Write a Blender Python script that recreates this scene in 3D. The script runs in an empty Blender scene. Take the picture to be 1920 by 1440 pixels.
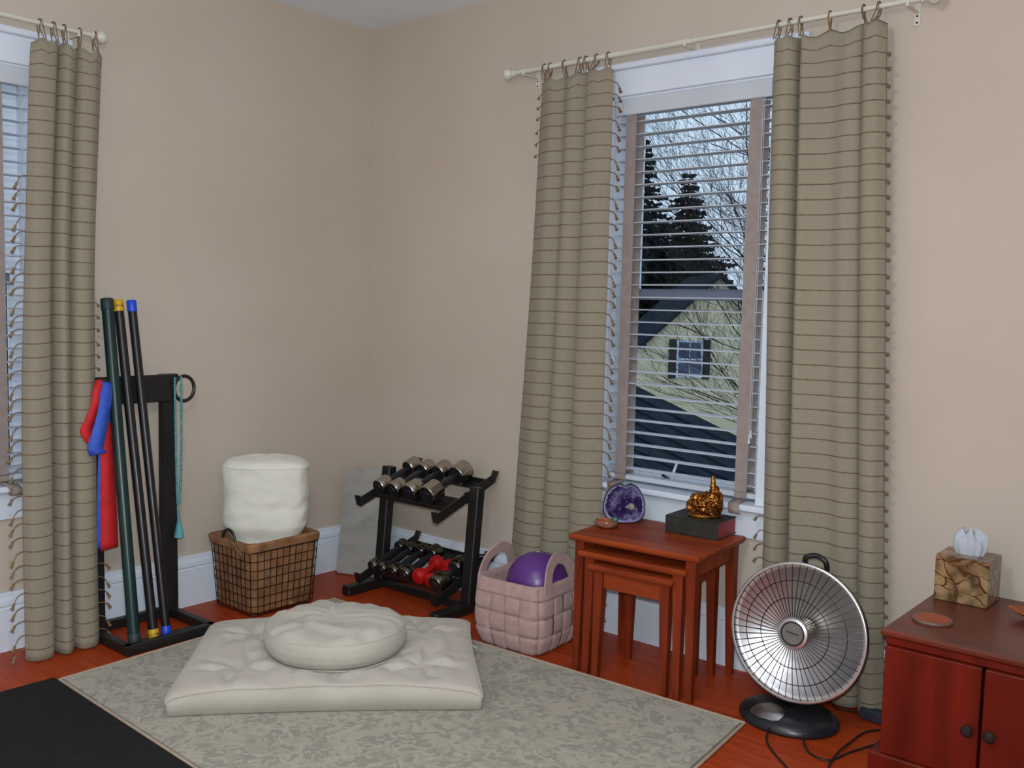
import bpy, bmesh, math, random
from mathutils import Vector, Matrix, noise, Euler

random.seed(7)
SC = bpy.context.scene
COL = SC.collection
PI = math.pi

# ------------------------------------------------------------------ camera
cam_d = bpy.data.cameras.new('camera')
cam = bpy.data.objects.new('camera', cam_d)
COL.objects.link(cam)
_r = Vector((0.76157618, 0.64768503, 0.02249065))
_u = Vector((-0.06975729, 0.04742273, 0.99643615))
_d = Vector((-0.64431021, 0.76043092, -0.08129677))
cam.matrix_world = Matrix(((_r.x, _u.x, -_d.x, 3.5953), (_r.y, _u.y, -_d.y, -3.1349),
                           (_r.z, _u.z, -_d.z, 1.2948), (0, 0, 0, 1)))
cam_d.sensor_width = 36.0
cam_d.lens = 1792.43 / 1920 * 36
cam_d.clip_start = 0.05
cam_d.clip_end = 300
SC.camera = cam

# ------------------------------------------------------------------ world: dull blue overcast sky
W = bpy.data.worlds.new('sky')
SC.world = W
W.use_nodes = True
wn = W.node_tree.nodes
wl = W.node_tree.links
bg = wn['Background']
tc = wn.new('ShaderNodeTexCoord')
nz = wn.new('ShaderNodeTexNoise')
nz.inputs['Scale'].default_value = 3.0
nz.inputs['Detail'].default_value = 5
rp = wn.new('ShaderNodeValToRGB')
rp.color_ramp.elements[0].color = (0.40, 0.53, 0.68, 1)
rp.color_ramp.elements[0].position = 0.3
rp.color_ramp.elements[1].color = (0.50, 0.63, 0.76, 1)
rp.color_ramp.elements[1].position = 0.7
wl.new(tc.outputs['Generated'], nz.inputs['Vector'])
wl.new(nz.outputs['Fac'], rp.inputs['Fac'])
wl.new(rp.outputs['Color'], bg.inputs['Color'])
bg.inputs['Strength'].default_value = 1.3

# ------------------------------------------------------------------ lights: camera flash and added fill
def area_light(name, loc, target, size, power, color, shape='DISK'):
    l = bpy.data.lights.new(name, 'AREA')
    l.shape = shape
    l.size = size
    l.energy = power
    l.color = color
    o = bpy.data.objects.new(name, l)
    COL.objects.link(o)
    o.location = loc
    o.rotation_euler = (Vector(target) - Vector(loc)).to_track_quat('-Z', 'Y').to_euler()
    return o

# the camera's flash, beside the lens
area_light('camera_flash', (3.575, -3.115, 1.375), (0.3, -1.3, 1.0), 0.09, 50, (0.87, 0.96, 1.0))
# added soft fill from behind the camera; that wall has no window
area_light('back_fill_light', (2.2, -4.62, 1.45), (1.8, 0.0, 1.2), 1.3, 8, (0.86, 0.95, 1.0), 'SQUARE')
# added fill inside an unseen pendant globe, brightens walls and ceiling
pl = bpy.data.lights.new('pendant_fill', 'POINT')
pl.energy = 38
pl.color = (0.99, 0.97, 0.94)
pl.shadow_soft_size = 0.09
plo = bpy.data.objects.new('pendant_fill', pl)
COL.objects.link(plo)
plo.location = (2.7, -2.7, 2.12)

SC.view_settings.view_transform = 'Standard'
SC.view_settings.look = 'None'
SC.view_settings.exposure = 0.04
SC.view_settings.gamma = 1.0
SC.view_settings.use_curve_mapping = False

# ------------------------------------------------------------------ materials
def srgb(r, g, b):
    f = lambda c: (c / 255 / 12.92) if c / 255 <= 0.04045 else ((c / 255 + 0.055) / 1.055) ** 2.4
    return (f(r), f(g), f(b), 1.0)

def mix_node(nt, a, b, fac):
    m = nt.nodes.new('ShaderNodeMix')
    m.data_type = 'RGBA'
    for sock, v in ((m.inputs[6], a), (m.inputs[7], b), (m.inputs[0], fac)):
        if hasattr(v, 'node'):
            nt.links.new(v, sock)
        else:
            sock.default_value = v
    return m.outputs[2]

def M(name, col, rough=0.5, metal=0.0, col2=None, scale=8.0, stretch=(1, 1, 1), detail=4.0, dist=0.0,
      lo=0.35, hi=0.65, bump=0.0, bscale=200.0, bstretch=(1, 1, 1), spec=0.5, sheen=0.0, coat=0.0, transl=0.0):
    """Procedural Principled material: two-colour noise, optional fine bump."""
    m = bpy.data.materials.new(name)
    m.use_nodes = True
    nt = m.node_tree
    p = nt.nodes['Principled BSDF']
    p.inputs['Base Color'].default_value = col
    p.inputs['Roughness'].default_value = rough
    p.inputs['Metallic'].default_value = metal
    p.inputs['Specular IOR Level'].default_value = spec
    if sheen:
        p.inputs['Sheen Weight'].default_value = sheen
    if coat:
        p.inputs['Coat Weight'].default_value = coat
        p.inputs['Coat Roughness'].default_value = 0.15
    t = nt.nodes.new('ShaderNodeTexCoord')
    if col2 is not None:
        mp = nt.nodes.new('ShaderNodeMapping')
        mp.inputs['Scale'].default_value = stretch
        n = nt.nodes.new('ShaderNodeTexNoise')
        n.inputs['Scale'].default_value = scale
        n.inputs['Detail'].default_value = detail
        n.inputs['Distortion'].default_value = dist
        r = nt.nodes.new('ShaderNodeValToRGB')
        r.color_ramp.elements[0].position = lo
        r.color_ramp.elements[0].color = col
        r.color_ramp.elements[1].position = hi
        r.color_ramp.elements[1].color = col2
        nt.links.new(t.outputs['Object'], mp.inputs['Vector'])
        nt.links.new(mp.outputs['Vector'], n.inputs['Vector'])
        nt.links.new(n.outputs['Fac'], r.inputs['Fac'])
        nt.links.new(r.outputs['Color'], p.inputs['Base Color'])
    if bump:
        mp2 = nt.nodes.new('ShaderNodeMapping')
        mp2.inputs['Scale'].default_value = bstretch
        n2 = nt.nodes.new('ShaderNodeTexNoise')
        n2.inputs['Scale'].default_value = bscale
        n2.inputs['Detail'].default_value = 3
        b = nt.nodes.new('ShaderNodeBump')
        b.inputs['Strength'].default_value = bump
        b.inputs['Distance'].default_value = 0.004
        nt.links.new(t.outputs['Object'], mp2.inputs['Vector'])
        nt.links.new(mp2.outputs['Vector'], n2.inputs['Vector'])
        nt.links.new(n2.outputs['Fac'], b.inputs['Height'])
        nt.links.new(b.outputs['Normal'], p.inputs['Normal'])
    if transl:
        tr = nt.nodes.new('ShaderNodeBsdfTranslucent')
        tr.inputs['Color'].default_value = col
        if col2 is not None:
            nt.links.new(r.outputs['Color'], tr.inputs['Color'])
        mx = nt.nodes.new('ShaderNodeMixShader')
        mx.inputs[0].default_value = transl
        nt.links.new(p.outputs[0], mx.inputs[1])
        nt.links.new(tr.outputs[0], mx.inputs[2])
        nt.links.new(mx.outputs[0], nt.nodes['Material Output'].inputs['Surface'])
    return m

MAT = {}
MAT['wall'] = M('wall_paint', srgb(193, 181, 167), 0.75, col2=srgb(199, 187, 174), scale=1.6, bump=0.10, bscale=90, spec=0.3)
MAT['ceiling'] = M('ceiling_paint', srgb(230, 242, 254), 0.8, col2=srgb(234, 245, 255), scale=2)
MAT['white'] = M('white_gloss_paint', srgb(214, 224, 238), 0.35, col2=srgb(220, 230, 243), scale=4)
MAT['floor'] = M('floor_wood', srgb(142, 46, 11), 0.46, col2=srgb(182, 70, 20), scale=3.5, stretch=(1.2, 14, 1), detail=6, lo=0.3, hi=0.72, bump=0.05, bscale=40, bstretch=(1, 12, 1), spec=0.3)
MAT['cherry'] = M('cherry_wood', srgb(116, 42, 15), 0.46, col2=srgb(162, 70, 27), scale=3.0, stretch=(1, 9, 9), detail=6, lo=0.3, hi=0.72, spec=0.25)
MAT['cherry_v'] = M('cherry_wood_upright', srgb(96, 30, 12), 0.42, col2=srgb(138, 54, 23), scale=3.0, stretch=(9, 9, 1), detail=6, lo=0.3, hi=0.72, spec=0.25)
MAT['cab'] = M('cabinet_wood', srgb(76, 17, 9), 0.36, col2=srgb(112, 29, 15), scale=2.6, stretch=(6, 6, 0.8), detail=6, lo=0.3, hi=0.7, spec=0.25)
MAT['cabtop'] = M('cabinet_top_wood', srgb(84, 34, 22), 0.3, col2=srgb(110, 48, 32), scale=2.6, stretch=(1, 7, 6), detail=6, lo=0.3, hi=0.7, spec=0.35)
MAT['black_metal'] = M('black_powder_coat', srgb(24, 24, 25), 0.42, col2=srgb(32, 31, 31), scale=14)
MAT['black_wood'] = M('black_painted_wood', srgb(24, 23, 24), 0.45, col2=srgb(34, 30, 30), scale=10)
MAT['black_plastic'] = M('black_plastic', srgb(26, 27, 31), 0.33, col2=srgb(32, 33, 38), scale=10)
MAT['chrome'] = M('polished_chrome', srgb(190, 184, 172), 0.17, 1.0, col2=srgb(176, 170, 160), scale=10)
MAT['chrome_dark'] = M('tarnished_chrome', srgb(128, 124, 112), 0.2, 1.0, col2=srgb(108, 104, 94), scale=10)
MAT['silver'] = M('brushed_aluminium', srgb(222, 222, 224), 0.34, 1.0, col2=srgb(208, 208, 212), scale=12)
MAT['gold'] = M('gilded_resin', srgb(180, 124, 58), 0.27, 1.0, col2=srgb(112, 66, 26), scale=60, bump=0.7, bscale=150)
MAT['red_vinyl'] = M('red_vinyl', srgb(186, 22, 22), 0.35, col2=srgb(168, 18, 20), scale=10)
MAT['red_felt'] = M('red_strap_webbing', srgb(206, 32, 36), 0.75, col2=srgb(190, 26, 32), scale=30, bump=0.2)
MAT['blue_felt'] = M('blue_strap_webbing', srgb(58, 98, 204), 0.7, col2=srgb(44, 78, 186), scale=30, bump=0.2)
MAT['green_bar'] = M('dark_green_vinyl', srgb(16, 52, 50), 0.34, col2=srgb(12, 40, 42), scale=6)
MAT['black_bar'] = M('black_vinyl', srgb(20, 20, 23), 0.34, col2=srgb(27, 26, 29), scale=6)
MAT['green_cap'] = M('green_rubber_cap', srgb(36, 52, 56), 0.55, col2=srgb(30, 44, 48), scale=20)
MAT['yellow'] = M('yellow_cap', srgb(214, 168, 22), 0.4, col2=srgb(196, 148, 16), scale=20)
MAT['blue'] = M('blue_cap', srgb(28, 74, 216), 0.4, col2=srgb(22, 62, 196), scale=20)
MAT['turq'] = M('turquoise_beads', srgb(92, 166, 176), 0.35, col2=srgb(70, 142, 154), scale=40)
MAT['turq_tassel'] = M('turquoise_silk', srgb(104, 178, 188), 0.6, col2=srgb(86, 158, 170), scale=80, stretch=(1, 1, 0.1))
MAT['canvas'] = M('natural_canvas', srgb(184, 177, 166), 0.85, col2=srgb(192, 185, 174), scale=5, bump=0.25, bscale=420, sheen=0.2)
MAT['canvas2'] = M('pale_canvas', srgb(184, 179, 167), 0.85, col2=srgb(192, 187, 176), scale=5, bump=0.25, bscale=420, sheen=0.2)
MAT['ivory'] = M('ivory_cotton', srgb(226, 226, 216), 0.8, col2=srgb(232, 232, 223), scale=5, bump=0.2, bscale=300, sheen=0.2)
MAT['burlap'] = M('brown_canvas_liner', srgb(124, 82, 52), 0.85, col2=srgb(158, 114, 78), scale=22, stretch=(1, 1, 0.6), bump=0.4, bscale=260)
MAT['wire'] = M('dark_wire', srgb(54, 34, 26), 0.5, 0.6, col2=srgb(40, 28, 24), scale=20)
MAT['twine'] = M('jute_twine', srgb(150, 118, 84), 0.9, col2=srgb(126, 96, 66), scale=60)
MAT['slab'] = M('grey_marble', srgb(166, 164, 158), 0.55, col2=srgb(140, 139, 135), scale=3.2, stretch=(1, 1, 5), dist=1.2, lo=0.42, hi=0.8)
MAT['pink'] = M('pink_felt', srgb(184, 152, 146), 0.95, col2=srgb(172, 140, 135), scale=40, bump=0.5, bscale=300, sheen=0.3)
MAT['purple'] = M('purple_rubber', srgb(92, 50, 128), 0.33, col2=srgb(82, 42, 116), scale=5)
MAT['lavender'] = M('lavender_foam', srgb(168, 132, 146), 0.7, col2=srgb(156, 122, 136), scale=20)
MAT['mat'] = M('charcoal_mat', srgb(29, 29, 29), 0.85, col2=srgb(35, 35, 35), scale=30, bump=0.4, bscale=220, spec=0.2)
MAT['taupe'] = M('taupe_cloth_tape', srgb(156, 144, 140), 0.85, col2=srgb(146, 134, 130), scale=30, bump=0.2)
MAT['slat'] = M('white_blind_slat', srgb(192, 200, 210), 0.45, col2=srgb(198, 206, 216), scale=5)
MAT['rod'] = M('ivory_enamel', srgb(206, 206, 192), 0.4, col2=srgb(212, 212, 199), scale=8)
MAT['thread'] = M('brown_thread', srgb(112, 90, 64), 0.9, col2=srgb(132, 108, 80), scale=60)
MAT['tassel_tan'] = M('tan_thread', srgb(120, 98, 70), 0.9, col2=srgb(142, 118, 88), scale=60)
MAT['geode_shell'] = M('geode_rind', srgb(30, 38, 52), 0.3, col2=srgb(58, 70, 84), scale=25, bump=0.4, bscale=60)
MAT['geode_rim'] = M('agate_rim', srgb(150, 158, 186), 0.25, col2=srgb(112, 106, 152), scale=20)
MAT['amethyst'] = M('amethyst_crystal', srgb(58, 36, 92), 0.2, col2=srgb(150, 142, 186), scale=20, lo=0.45, hi=0.68, coat=0.4)
MAT['jade'] = M('pale_jade', srgb(150, 156, 136), 0.35, col2=srgb(132, 140, 118), scale=30)
MAT['green_stone'] = M('green_stone', srgb(48, 86, 84), 0.25, col2=srgb(74, 112, 104), scale=40)
MAT['agate_bowl'] = M('brown_agate', srgb(112, 66, 48), 0.18, col2=srgb(164, 118, 96), scale=14, stretch=(1, 1, 5), dist=1.0)
MAT['agate_in'] = M('amber_agate', srgb(156, 84, 36), 0.25, col2=srgb(128, 64, 28), scale=14)
MAT['book_cover'] = M('dark_green_cover', srgb(36, 38, 34), 0.55, col2=srgb(50, 50, 44), scale=26, lo=0.45, hi=0.75)
MAT['book_red'] = M('red_page_edge', srgb(158, 50, 56), 0.6, col2=srgb(142, 42, 50), scale=10, stretch=(1, 1, 30))
MAT['coil'] = M('grille_wire', srgb(66, 64, 64), 0.35, 0.9, col2=srgb(54, 52, 52), scale=20)
MAT['hub_grey'] = M('grey_badge', srgb(112, 110, 108), 0.4, 0.3, col2=srgb(126, 124, 122), scale=20)
MAT['coaster'] = M('terracotta', srgb(164, 84, 48), 0.6, col2=srgb(148, 72, 42), scale=10)
MAT['coaster_rim'] = M('grey_stoneware', srgb(120, 92, 84), 0.5, col2=srgb(104, 78, 72), scale=20)
MAT['tissue'] = M('white_tissue', srgb(196, 204, 218), 0.9, col2=srgb(204, 211, 224), scale=20, transl=0.2)
MAT['cord'] = M('black_rubber_cord', srgb(22, 20, 20), 0.5, col2=srgb(30, 27, 26), scale=20)
MAT['adapter'] = M('slate_plastic', srgb(48, 54, 70), 0.45, col2=srgb(40, 46, 60), scale=20)
MAT['tag'] = M('white_label', srgb(224, 224, 224), 0.7, col2=srgb(216, 216, 216), scale=20)
MAT['dish_wood'] = M('orange_wood', srgb(160, 86, 38), 0.4, col2=srgb(128, 62, 26), scale=8, stretch=(1, 8, 1))
MAT['knob'] = M('dark_bronze_knob', srgb(34, 32, 33), 0.4, 0.3, col2=srgb(44, 40, 40), scale=20)
# outdoors
MAT['ground'] = M('winter_lawn', srgb(70, 74, 58), 0.95, col2=srgb(88, 84, 66), scale=0.6)
MAT['needles'] = M('spruce_needles', srgb(22, 36, 34), 0.9, col2=srgb(38, 56, 52), scale=1.5, spec=0.1)
MAT['bark'] = M('grey_bark', srgb(44, 42, 44), 0.95, col2=srgb(60, 56, 56), scale=6, spec=0.1)
MAT['house'] = M('pale_yellow_siding', srgb(226, 212, 176), 0.85, col2=srgb(232, 220, 186), scale=1.2, bump=0.3, bscale=2.5, bstretch=(0.02, 0.02, 3))
MAT['shingle'] = M('slate_shingle', srgb(34, 44, 53), 1.0, col2=srgb(46, 56, 65), scale=9, lo=0.3, hi=0.7, spec=0.0)
MAT['shutter'] = M('black_shutter', srgb(34, 38, 42), 0.7, col2=srgb(40, 44, 48), scale=5)
MAT['shaded_storm_grey'] = M('shaded_grey_storm_frame', srgb(112, 122, 142), 0.6, col2=srgb(104, 114, 134), scale=6)  # meeting rail's shade put into this grey-blue colour; the sash is white
MAT['paleboard'] = M('pale_blue_board', srgb(224, 232, 240), 0.8, col2=srgb(230, 238, 245), scale=3)

def glass_material(name, tint, refl):
    m = bpy.data.materials.new(name)
    m.use_nodes = True
    nt = m.node_tree
    for n in list(nt.nodes):
        if n.type != 'OUTPUT_MATERIAL':
            nt.nodes.remove(n)
    out = [n for n in nt.nodes if n.type == 'OUTPUT_MATERIAL'][0]
    t = nt.nodes.new('ShaderNodeBsdfTransparent')
    t.inputs['Color'].default_value = tint
    g = nt.nodes.new('ShaderNodeBsdfGlossy')
    g.inputs['Roughness'].default_value = 0.02
    f = nt.nodes.new('ShaderNodeFresnel')
    f.inputs['IOR'].default_value = refl
    mx = nt.nodes.new('ShaderNodeMixShader')
    nt.links.new(f.outputs[0], mx.inputs[0])
    nt.links.new(t.outputs[0], mx.inputs[1])
    nt.links.new(g.outputs[0], mx.inputs[2])
    nt.links.new(mx.outputs[0], out.inputs['Surface'])
    return m
MAT['pane'] = glass_material('window_glass', (0.97, 0.98, 0.99, 1), 1.18)
MAT['far_pane'] = M('far_window_glass', srgb(70, 84, 108), 0.15, col2=srgb(96, 112, 138), scale=1.5)

def curtain_material():
    m = bpy.data.materials.new('striped_linen')
    m.use_nodes = True
    nt = m.node_tree
    p = nt.nodes['Principled BSDF']
    uv = nt.nodes.new('ShaderNodeUVMap')
    sep = nt.nodes.new('ShaderNodeSeparateXYZ')
    nt.links.new(uv.outputs['UV'], sep.inputs[0])
    def math_(op, a, b=None):
        n = nt.nodes.new('ShaderNodeMath')
        n.operation = op
        for i, v in enumerate((a, b)):
            if v is None:
                continue
            if hasattr(v, 'node'):
                nt.links.new(v, n.inputs[i])
            else:
                n.inputs[i].default_value = v
        return n.outputs[0]
    # woven threads every 4.9 cm: v is the height on the cloth in stripes
    fr = math_('FRACT', sep.outputs['Y'])
    ab = math_('ABSOLUTE', math_('SUBTRACT', fr, 0.5))
    line = math_('GREATER_THAN', ab, 0.456)
    n = nt.nodes.new('ShaderNodeTexNoise')
    n.inputs['Scale'].default_value = 26
    nt.links.new(uv.outputs['UV'], n.inputs['Vector'])
    line = math_('MULTIPLY', line, math_('MULTIPLY', n.outputs['Fac'], 1.5))
    # slub: fine vertical weave
    mp = nt.nodes.new('ShaderNodeMapping')
    mp.inputs['Scale'].default_value = (90, 0.6, 1)
    n2 = nt.nodes.new('ShaderNodeTexNoise')
    n2.inputs['Scale'].default_value = 3
    n2.inputs['Detail'].default_value = 4
    nt.links.new(uv.outputs['UV'], mp.inputs[0])
    nt.links.new(mp.outputs[0], n2.inputs['Vector'])
    base = mix_node(nt, srgb(152, 144, 125), srgb(182, 173, 152), n2.outputs['Fac'])
    col = mix_node(nt, base, srgb(108, 86, 64), line)
    nt.links.new(col, p.inputs['Base Color'])
    p.inputs['Roughness'].default_value = 0.9
    p.inputs['Sheen Weight'].default_value = 0.15
    b = nt.nodes.new('ShaderNodeBump')
    b.inputs['Strength'].default_value = 0.3
    b.inputs['Distance'].default_value = 0.003
    nt.links.new(line, b.inputs['Height'])
    nt.links.new(b.outputs[0], p.inputs['Normal'])
    tr = nt.nodes.new('ShaderNodeBsdfTranslucent')
    nt.links.new(col, tr.inputs['Color'])
    mx = nt.nodes.new('ShaderNodeMixShader')
    mx.inputs[0].default_value = 0.28
    nt.links.new(p.outputs[0], mx.inputs[1])
    nt.links.new(tr.outputs[0], mx.inputs[2])
    nt.links.new(mx.outputs[0], nt.nodes['Material Output'].inputs['Surface'])
    return m
MAT['curtain'] = curtain_material()

def rug_material():
    m = bpy.data.materials.new('damask_rug')
    m.use_nodes = True
    nt = m.node_tree
    p = nt.nodes['Principled BSDF']
    t = nt.nodes.new('ShaderNodeTexCoord')
    def nzn(scale, detail, dist, off):
        mp = nt.nodes.new('ShaderNodeMapping')
        mp.inputs['Location'].default_value = (off, off * 0.7, 0)
        n = nt.nodes.new('ShaderNodeTexNoise')
        n.inputs['Scale'].default_value = scale
        n.inputs['Detail'].default_value = detail
        n.inputs['Distortion'].default_value = dist
        nt.links.new(t.outputs['Object'], mp.inputs[0])
        nt.links.new(mp.outputs[0], n.inputs['Vector'])
        return n.outputs['Fac']
    def ramp(f, lo, hi):
        r = nt.nodes.new('ShaderNodeValToRGB')
        r.color_ramp.elements[0].position = lo
        r.color_ramp.elements[1].position = hi
        nt.links.new(f, r.inputs['Fac'])
        return r.outputs['Color']
    a = ramp(nzn(9.5, 3, 2.4, 0), 0.46, 0.54)
    b = ramp(nzn(15, 2.5, 2.8, 5), 0.50, 0.57)
    c = ramp(nzn(3, 2, 0.4, 9), 0.40, 0.62)
    base = mix_node(nt, srgb(166, 159, 143), srgb(154, 151, 135), c)
    c1 = mix_node(nt, base, srgb(138, 138, 124), a)
    c2 = mix_node(nt, c1, srgb(170, 164, 150), b)
    nt.links.new(c2, p.inputs['Base Color'])
    p.inputs['Roughness'].default_value = 0.95
    p.inputs['Sheen Weight'].default_value = 0.2
    bm_ = nt.nodes.new('ShaderNodeBump')
    bm_.inputs['Strength'].default_value = 0.35
    bm_.inputs['Distance'].default_value = 0.004
    nt.links.new(nzn(260, 2, 0, 1), bm_.inputs['Height'])
    nt.links.new(bm_.outputs[0], p.inputs['Normal'])
    return m
MAT['rug'] = rug_material()

def tissue_box_material():
    m = bpy.data.materials.new('rainforest_marble')
    m.use_nodes = True
    nt = m.node_tree
    p = nt.nodes['Principled BSDF']
    t = nt.nodes.new('ShaderNodeTexCoord')
    n = nt.nodes.new('ShaderNodeTexNoise')
    n.inputs['Scale'].default_value = 26
    n.inputs['Detail'].default_value = 5
    nt.links.new(t.outputs['Object'], n.inputs['Vector'])
    r = nt.nodes.new('ShaderNodeValToRGB')
    r.color_ramp.elements[0].position = 0.35
    r.color_ramp.elements[0].color = srgb(82, 66, 40)
    r.color_ramp.elements[1].position = 0.65
    r.color_ramp.elements[1].color = srgb(158, 130, 92)
    nt.links.new(n.outputs['Fac'], r.inputs['Fac'])
    mp = nt.nodes.new('ShaderNodeMapping')
    mp.inputs['Scale'].default_value = (11, 11, 24)
    mp.inputs['Rotation'].default_value = (0.1, 0.5, 0.2)
    v = nt.nodes.new('ShaderNodeTexVoronoi')
    v.feature = 'DISTANCE_TO_EDGE'
    v.inputs['Scale'].default_value = 1.2
    wn_ = nt.nodes.new('ShaderNodeTexNoise')
    wn_.inputs['Scale'].default_value = 18
    nt.links.new(t.outputs['Object'], wn_.inputs['Vector'])
    va = nt.nodes.new('ShaderNodeVectorMath')
    va.operation = 'MULTIPLY_ADD'
    va.inputs[1].default_value = (0.05, 0.05, 0.05)
    nt.links.new(wn_.outputs['Color'], va.inputs[0])
    nt.links.new(t.outputs['Object'], va.inputs[2])
    nt.links.new(va.outputs[0], mp.inputs[0])
    nt.links.new(mp.outputs[0], v.inputs['Vector'])
    r2 = nt.nodes.new('ShaderNodeValToRGB')
    r2.color_ramp.elements[0].position = 0.02
    r2.color_ramp.elements[0].color = (1, 1, 1, 1)
    r2.color_ramp.elements[1].position = 0.045
    r2.color_ramp.elements[1].color = (0, 0, 0, 1)
    nt.links.new(v.outputs['Distance'], r2.inputs['Fac'])
    c = mix_node(nt, r.outputs['Color'], srgb(84, 44, 24), r2.outputs['Color'])
    nt.links.new(c, p.inputs['Base Color'])
    p.inputs['Roughness'].default_value = 0.22
    return m
MAT['rainforest'] = tissue_box_material()

# ------------------------------------------------------------------ mesh helpers
class MB:
    """Collects shapes; build() links them as one mesh object."""
    def __init__(s):
        s.v = []
        s.f = []
        s.uv = None
    def add(s, vs, fs):
        o = len(s.v)
        s.v.extend([tuple(p) for p in vs])
        s.f.extend([tuple(i + o for i in f) for f in fs])
        return s
    def bm(s, b, mtx=None):
        b.verts.index_update()
        s.add([(mtx @ v.co) if mtx else v.co.copy() for v in b.verts], [[v.index for v in f.verts] for f in b.faces])
        b.free()
        return s
    def box(s, c, size, bev=0.0, rot=None, seg=1):
        b = bmesh.new()
        bmesh.ops.create_cube(b, size=1.0)
        for v in b.verts:
            v.co = Vector((v.co.x * size[0], v.co.y * size[1], v.co.z * size[2]))
        if bev:
            bmesh.ops.bevel(b, geom=list(b.edges), offset=bev, segments=seg, profile=0.5, affect='EDGES')
        m = Matrix.Translation(c)
        if rot is not None:
            m = m @ (Euler(rot).to_matrix().to_4x4() if len(rot) == 3 and not isinstance(rot, Matrix) else rot.to_4x4())
        return s.bm(b, m)
    def beam(s, p0, p1, w, h, bev=0.0, up=(0, 0, 1)):
        """Rectangular bar from p0 to p1; w across, h along `up`."""
        p0, p1 = Vector(p0), Vector(p1)
        d = p1 - p0
        x = d.normalized()
        y = Vector(up).cross(x)
        if y.length < 1e-4:
            y = Vector((0, 1, 0)).cross(x)
        y.normalize()
        z = x.cross(y)
        m = Matrix((x, y, z)).transposed()
        return s.box((p0 + p1) / 2, (d.length, w, h), bev, m)
    def taper(s, p0, p1, s0, s1):
        """Square bar whose section changes from s0 (w,d) at p0 to s1 at p1 (vertical)."""
        vs = []
        for p, q in ((p0, s0), (p1, s1)):
            for a, b in ((-1, -1), (1, -1), (1, 1), (-1, 1)):
                vs.append((p[0] + a * q[0] / 2, p[1] + b * q[1] / 2, p[2]))
        return s.add(vs, [(3, 2, 1, 0), (4, 5, 6, 7), (0, 1, 5, 4), (1, 2, 6, 5), (2, 3, 7, 6), (3, 0, 4, 7)])
    def tube(s, pts, r, n=8, closed=False, caps=True, flat=1.0):
        pts = [Vector(p) for p in pts]
        k = len(pts)
        rr = r if hasattr(r, '__len__') else [r] * k
        vs, fs = [], []
        prev = None
        for i, p in enumerate(pts):
            if closed:
                d = pts[(i + 1) % k] - pts[i - 1]
            else:
                d = pts[min(i + 1, k - 1)] - pts[max(i - 1, 0)]
            if d.length < 1e-9:
                d = Vector((0, 0, 1))
            d.normalize()
            if prev is None:
                a = d.orthogonal().normalized()
            else:
                a = prev - d * prev.dot(d)
                a = a.normalized() if a.length > 1e-6 else d.orthogonal().normalized()
            prev = a
            b = d.cross(a)
            for j in range(n):
                t = 2 * PI * j / n
                vs.append(p + (a * math.cos(t) + b * math.sin(t) * flat) * rr[i])
        rng = k if closed else k - 1
        for i in range(rng):
            i2 = (i + 1) % k
            for j in range(n):
                j2 = (j + 1) % n
                fs.append((i * n + j, i * n + j2, i2 * n + j2, i2 * n + j))
        if caps and not closed:
            fs.append(tuple(reversed(range(n))))
            fs.append(tuple(range((k - 1) * n, k * n)))
        return s.add(vs, fs)
    def cyl(s, p0, p1, r0, r1=None, n=16):
        return s.tube([p0, p1], [r0, r0 if r1 is None else r1], n)
    def lathe(s, prof, n=32, c=(0, 0, 0), axis=None, sx=1.0, sy=1.0):
        """Revolve (radius, height) pairs round z (or round `axis`)."""
        vs, fs = [], []
        q = Vector((0, 0, 1)).rotation_difference(Vector(axis).normalized()) if axis is not None else None
        idx = []
        for (r, z) in prof:
            if r < 1e-6:
                p = Vector((0, 0, z))
                idx.append([len(vs)])
                vs.append(p)
            else:
                row = []
                for j in range(n):
                    t = 2 * PI * j / n
                    row.append(len(vs))
                    vs.append(Vector((r * math.cos(t) * sx, r * math.sin(t) * sy, z)))
                idx.append(row)
        for a, b in zip(idx[:-1], idx[1:]):
            for j in range(n):
                j2 = (j + 1) % n
                if len(a) == 1 and len(b) == 1:
                    continue
                if len(a) == 1:
                    fs.append((a[0], b[j2], b[j]))
                elif len(b) == 1:
                    fs.append((a[j], a[j2], b[0]))
                else:
                    fs.append((a[j], a[j2], b[j2], b[j]))
        out = []
        for p in vs:
            if q is not None:
                p = q @ p
            out.append(p + Vector(c))
        return s.add(out, fs)
    def ball(s, c, r, sub=2, scale=(1, 1, 1)):
        b = bmesh.new()
        bmesh.ops.create_icosphere(b, subdivisions=sub, radius=r)
        return s.bm(b, Matrix.Translation(c) @ Matrix.Diagonal((*scale, 1)))
    def prism(s, poly, axis, a, b):
        """Extrude a 2-D polygon along axis (0,1,2) between a and b."""
        n = len(poly)
        vs = []
        for t in (a, b):
            for (p, q) in poly:
                c = [0, 0, 0]
                o = [i for i in range(3) if i != axis]
                c[o[0]], c[o[1]], c[axis] = p, q, t
                vs.append(tuple(c))
        fs = [tuple(reversed(range(n))), tuple(range(n, 2 * n))]
        for i in range(n):
            j = (i + 1) % n
            fs.append((i, j, n + j, n + i))
        return s.add(vs, fs)
    def grid(s, fn, nu, nv, thick=0.0):
        """Surface fn(i/nu, j/nv)->point; with thick>0 the caller uses a Solidify modifier."""
        vs = [fn(i / nu, j / nv) for j in range(nv + 1) for i in range(nu + 1)]
        fs = []
        for j in range(nv):
            for i in range(nu):
                a = j * (nu + 1) + i
                fs.append((a, a + 1, a + nu + 2, a + nu + 1))
        return s.add(vs, fs)
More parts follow.
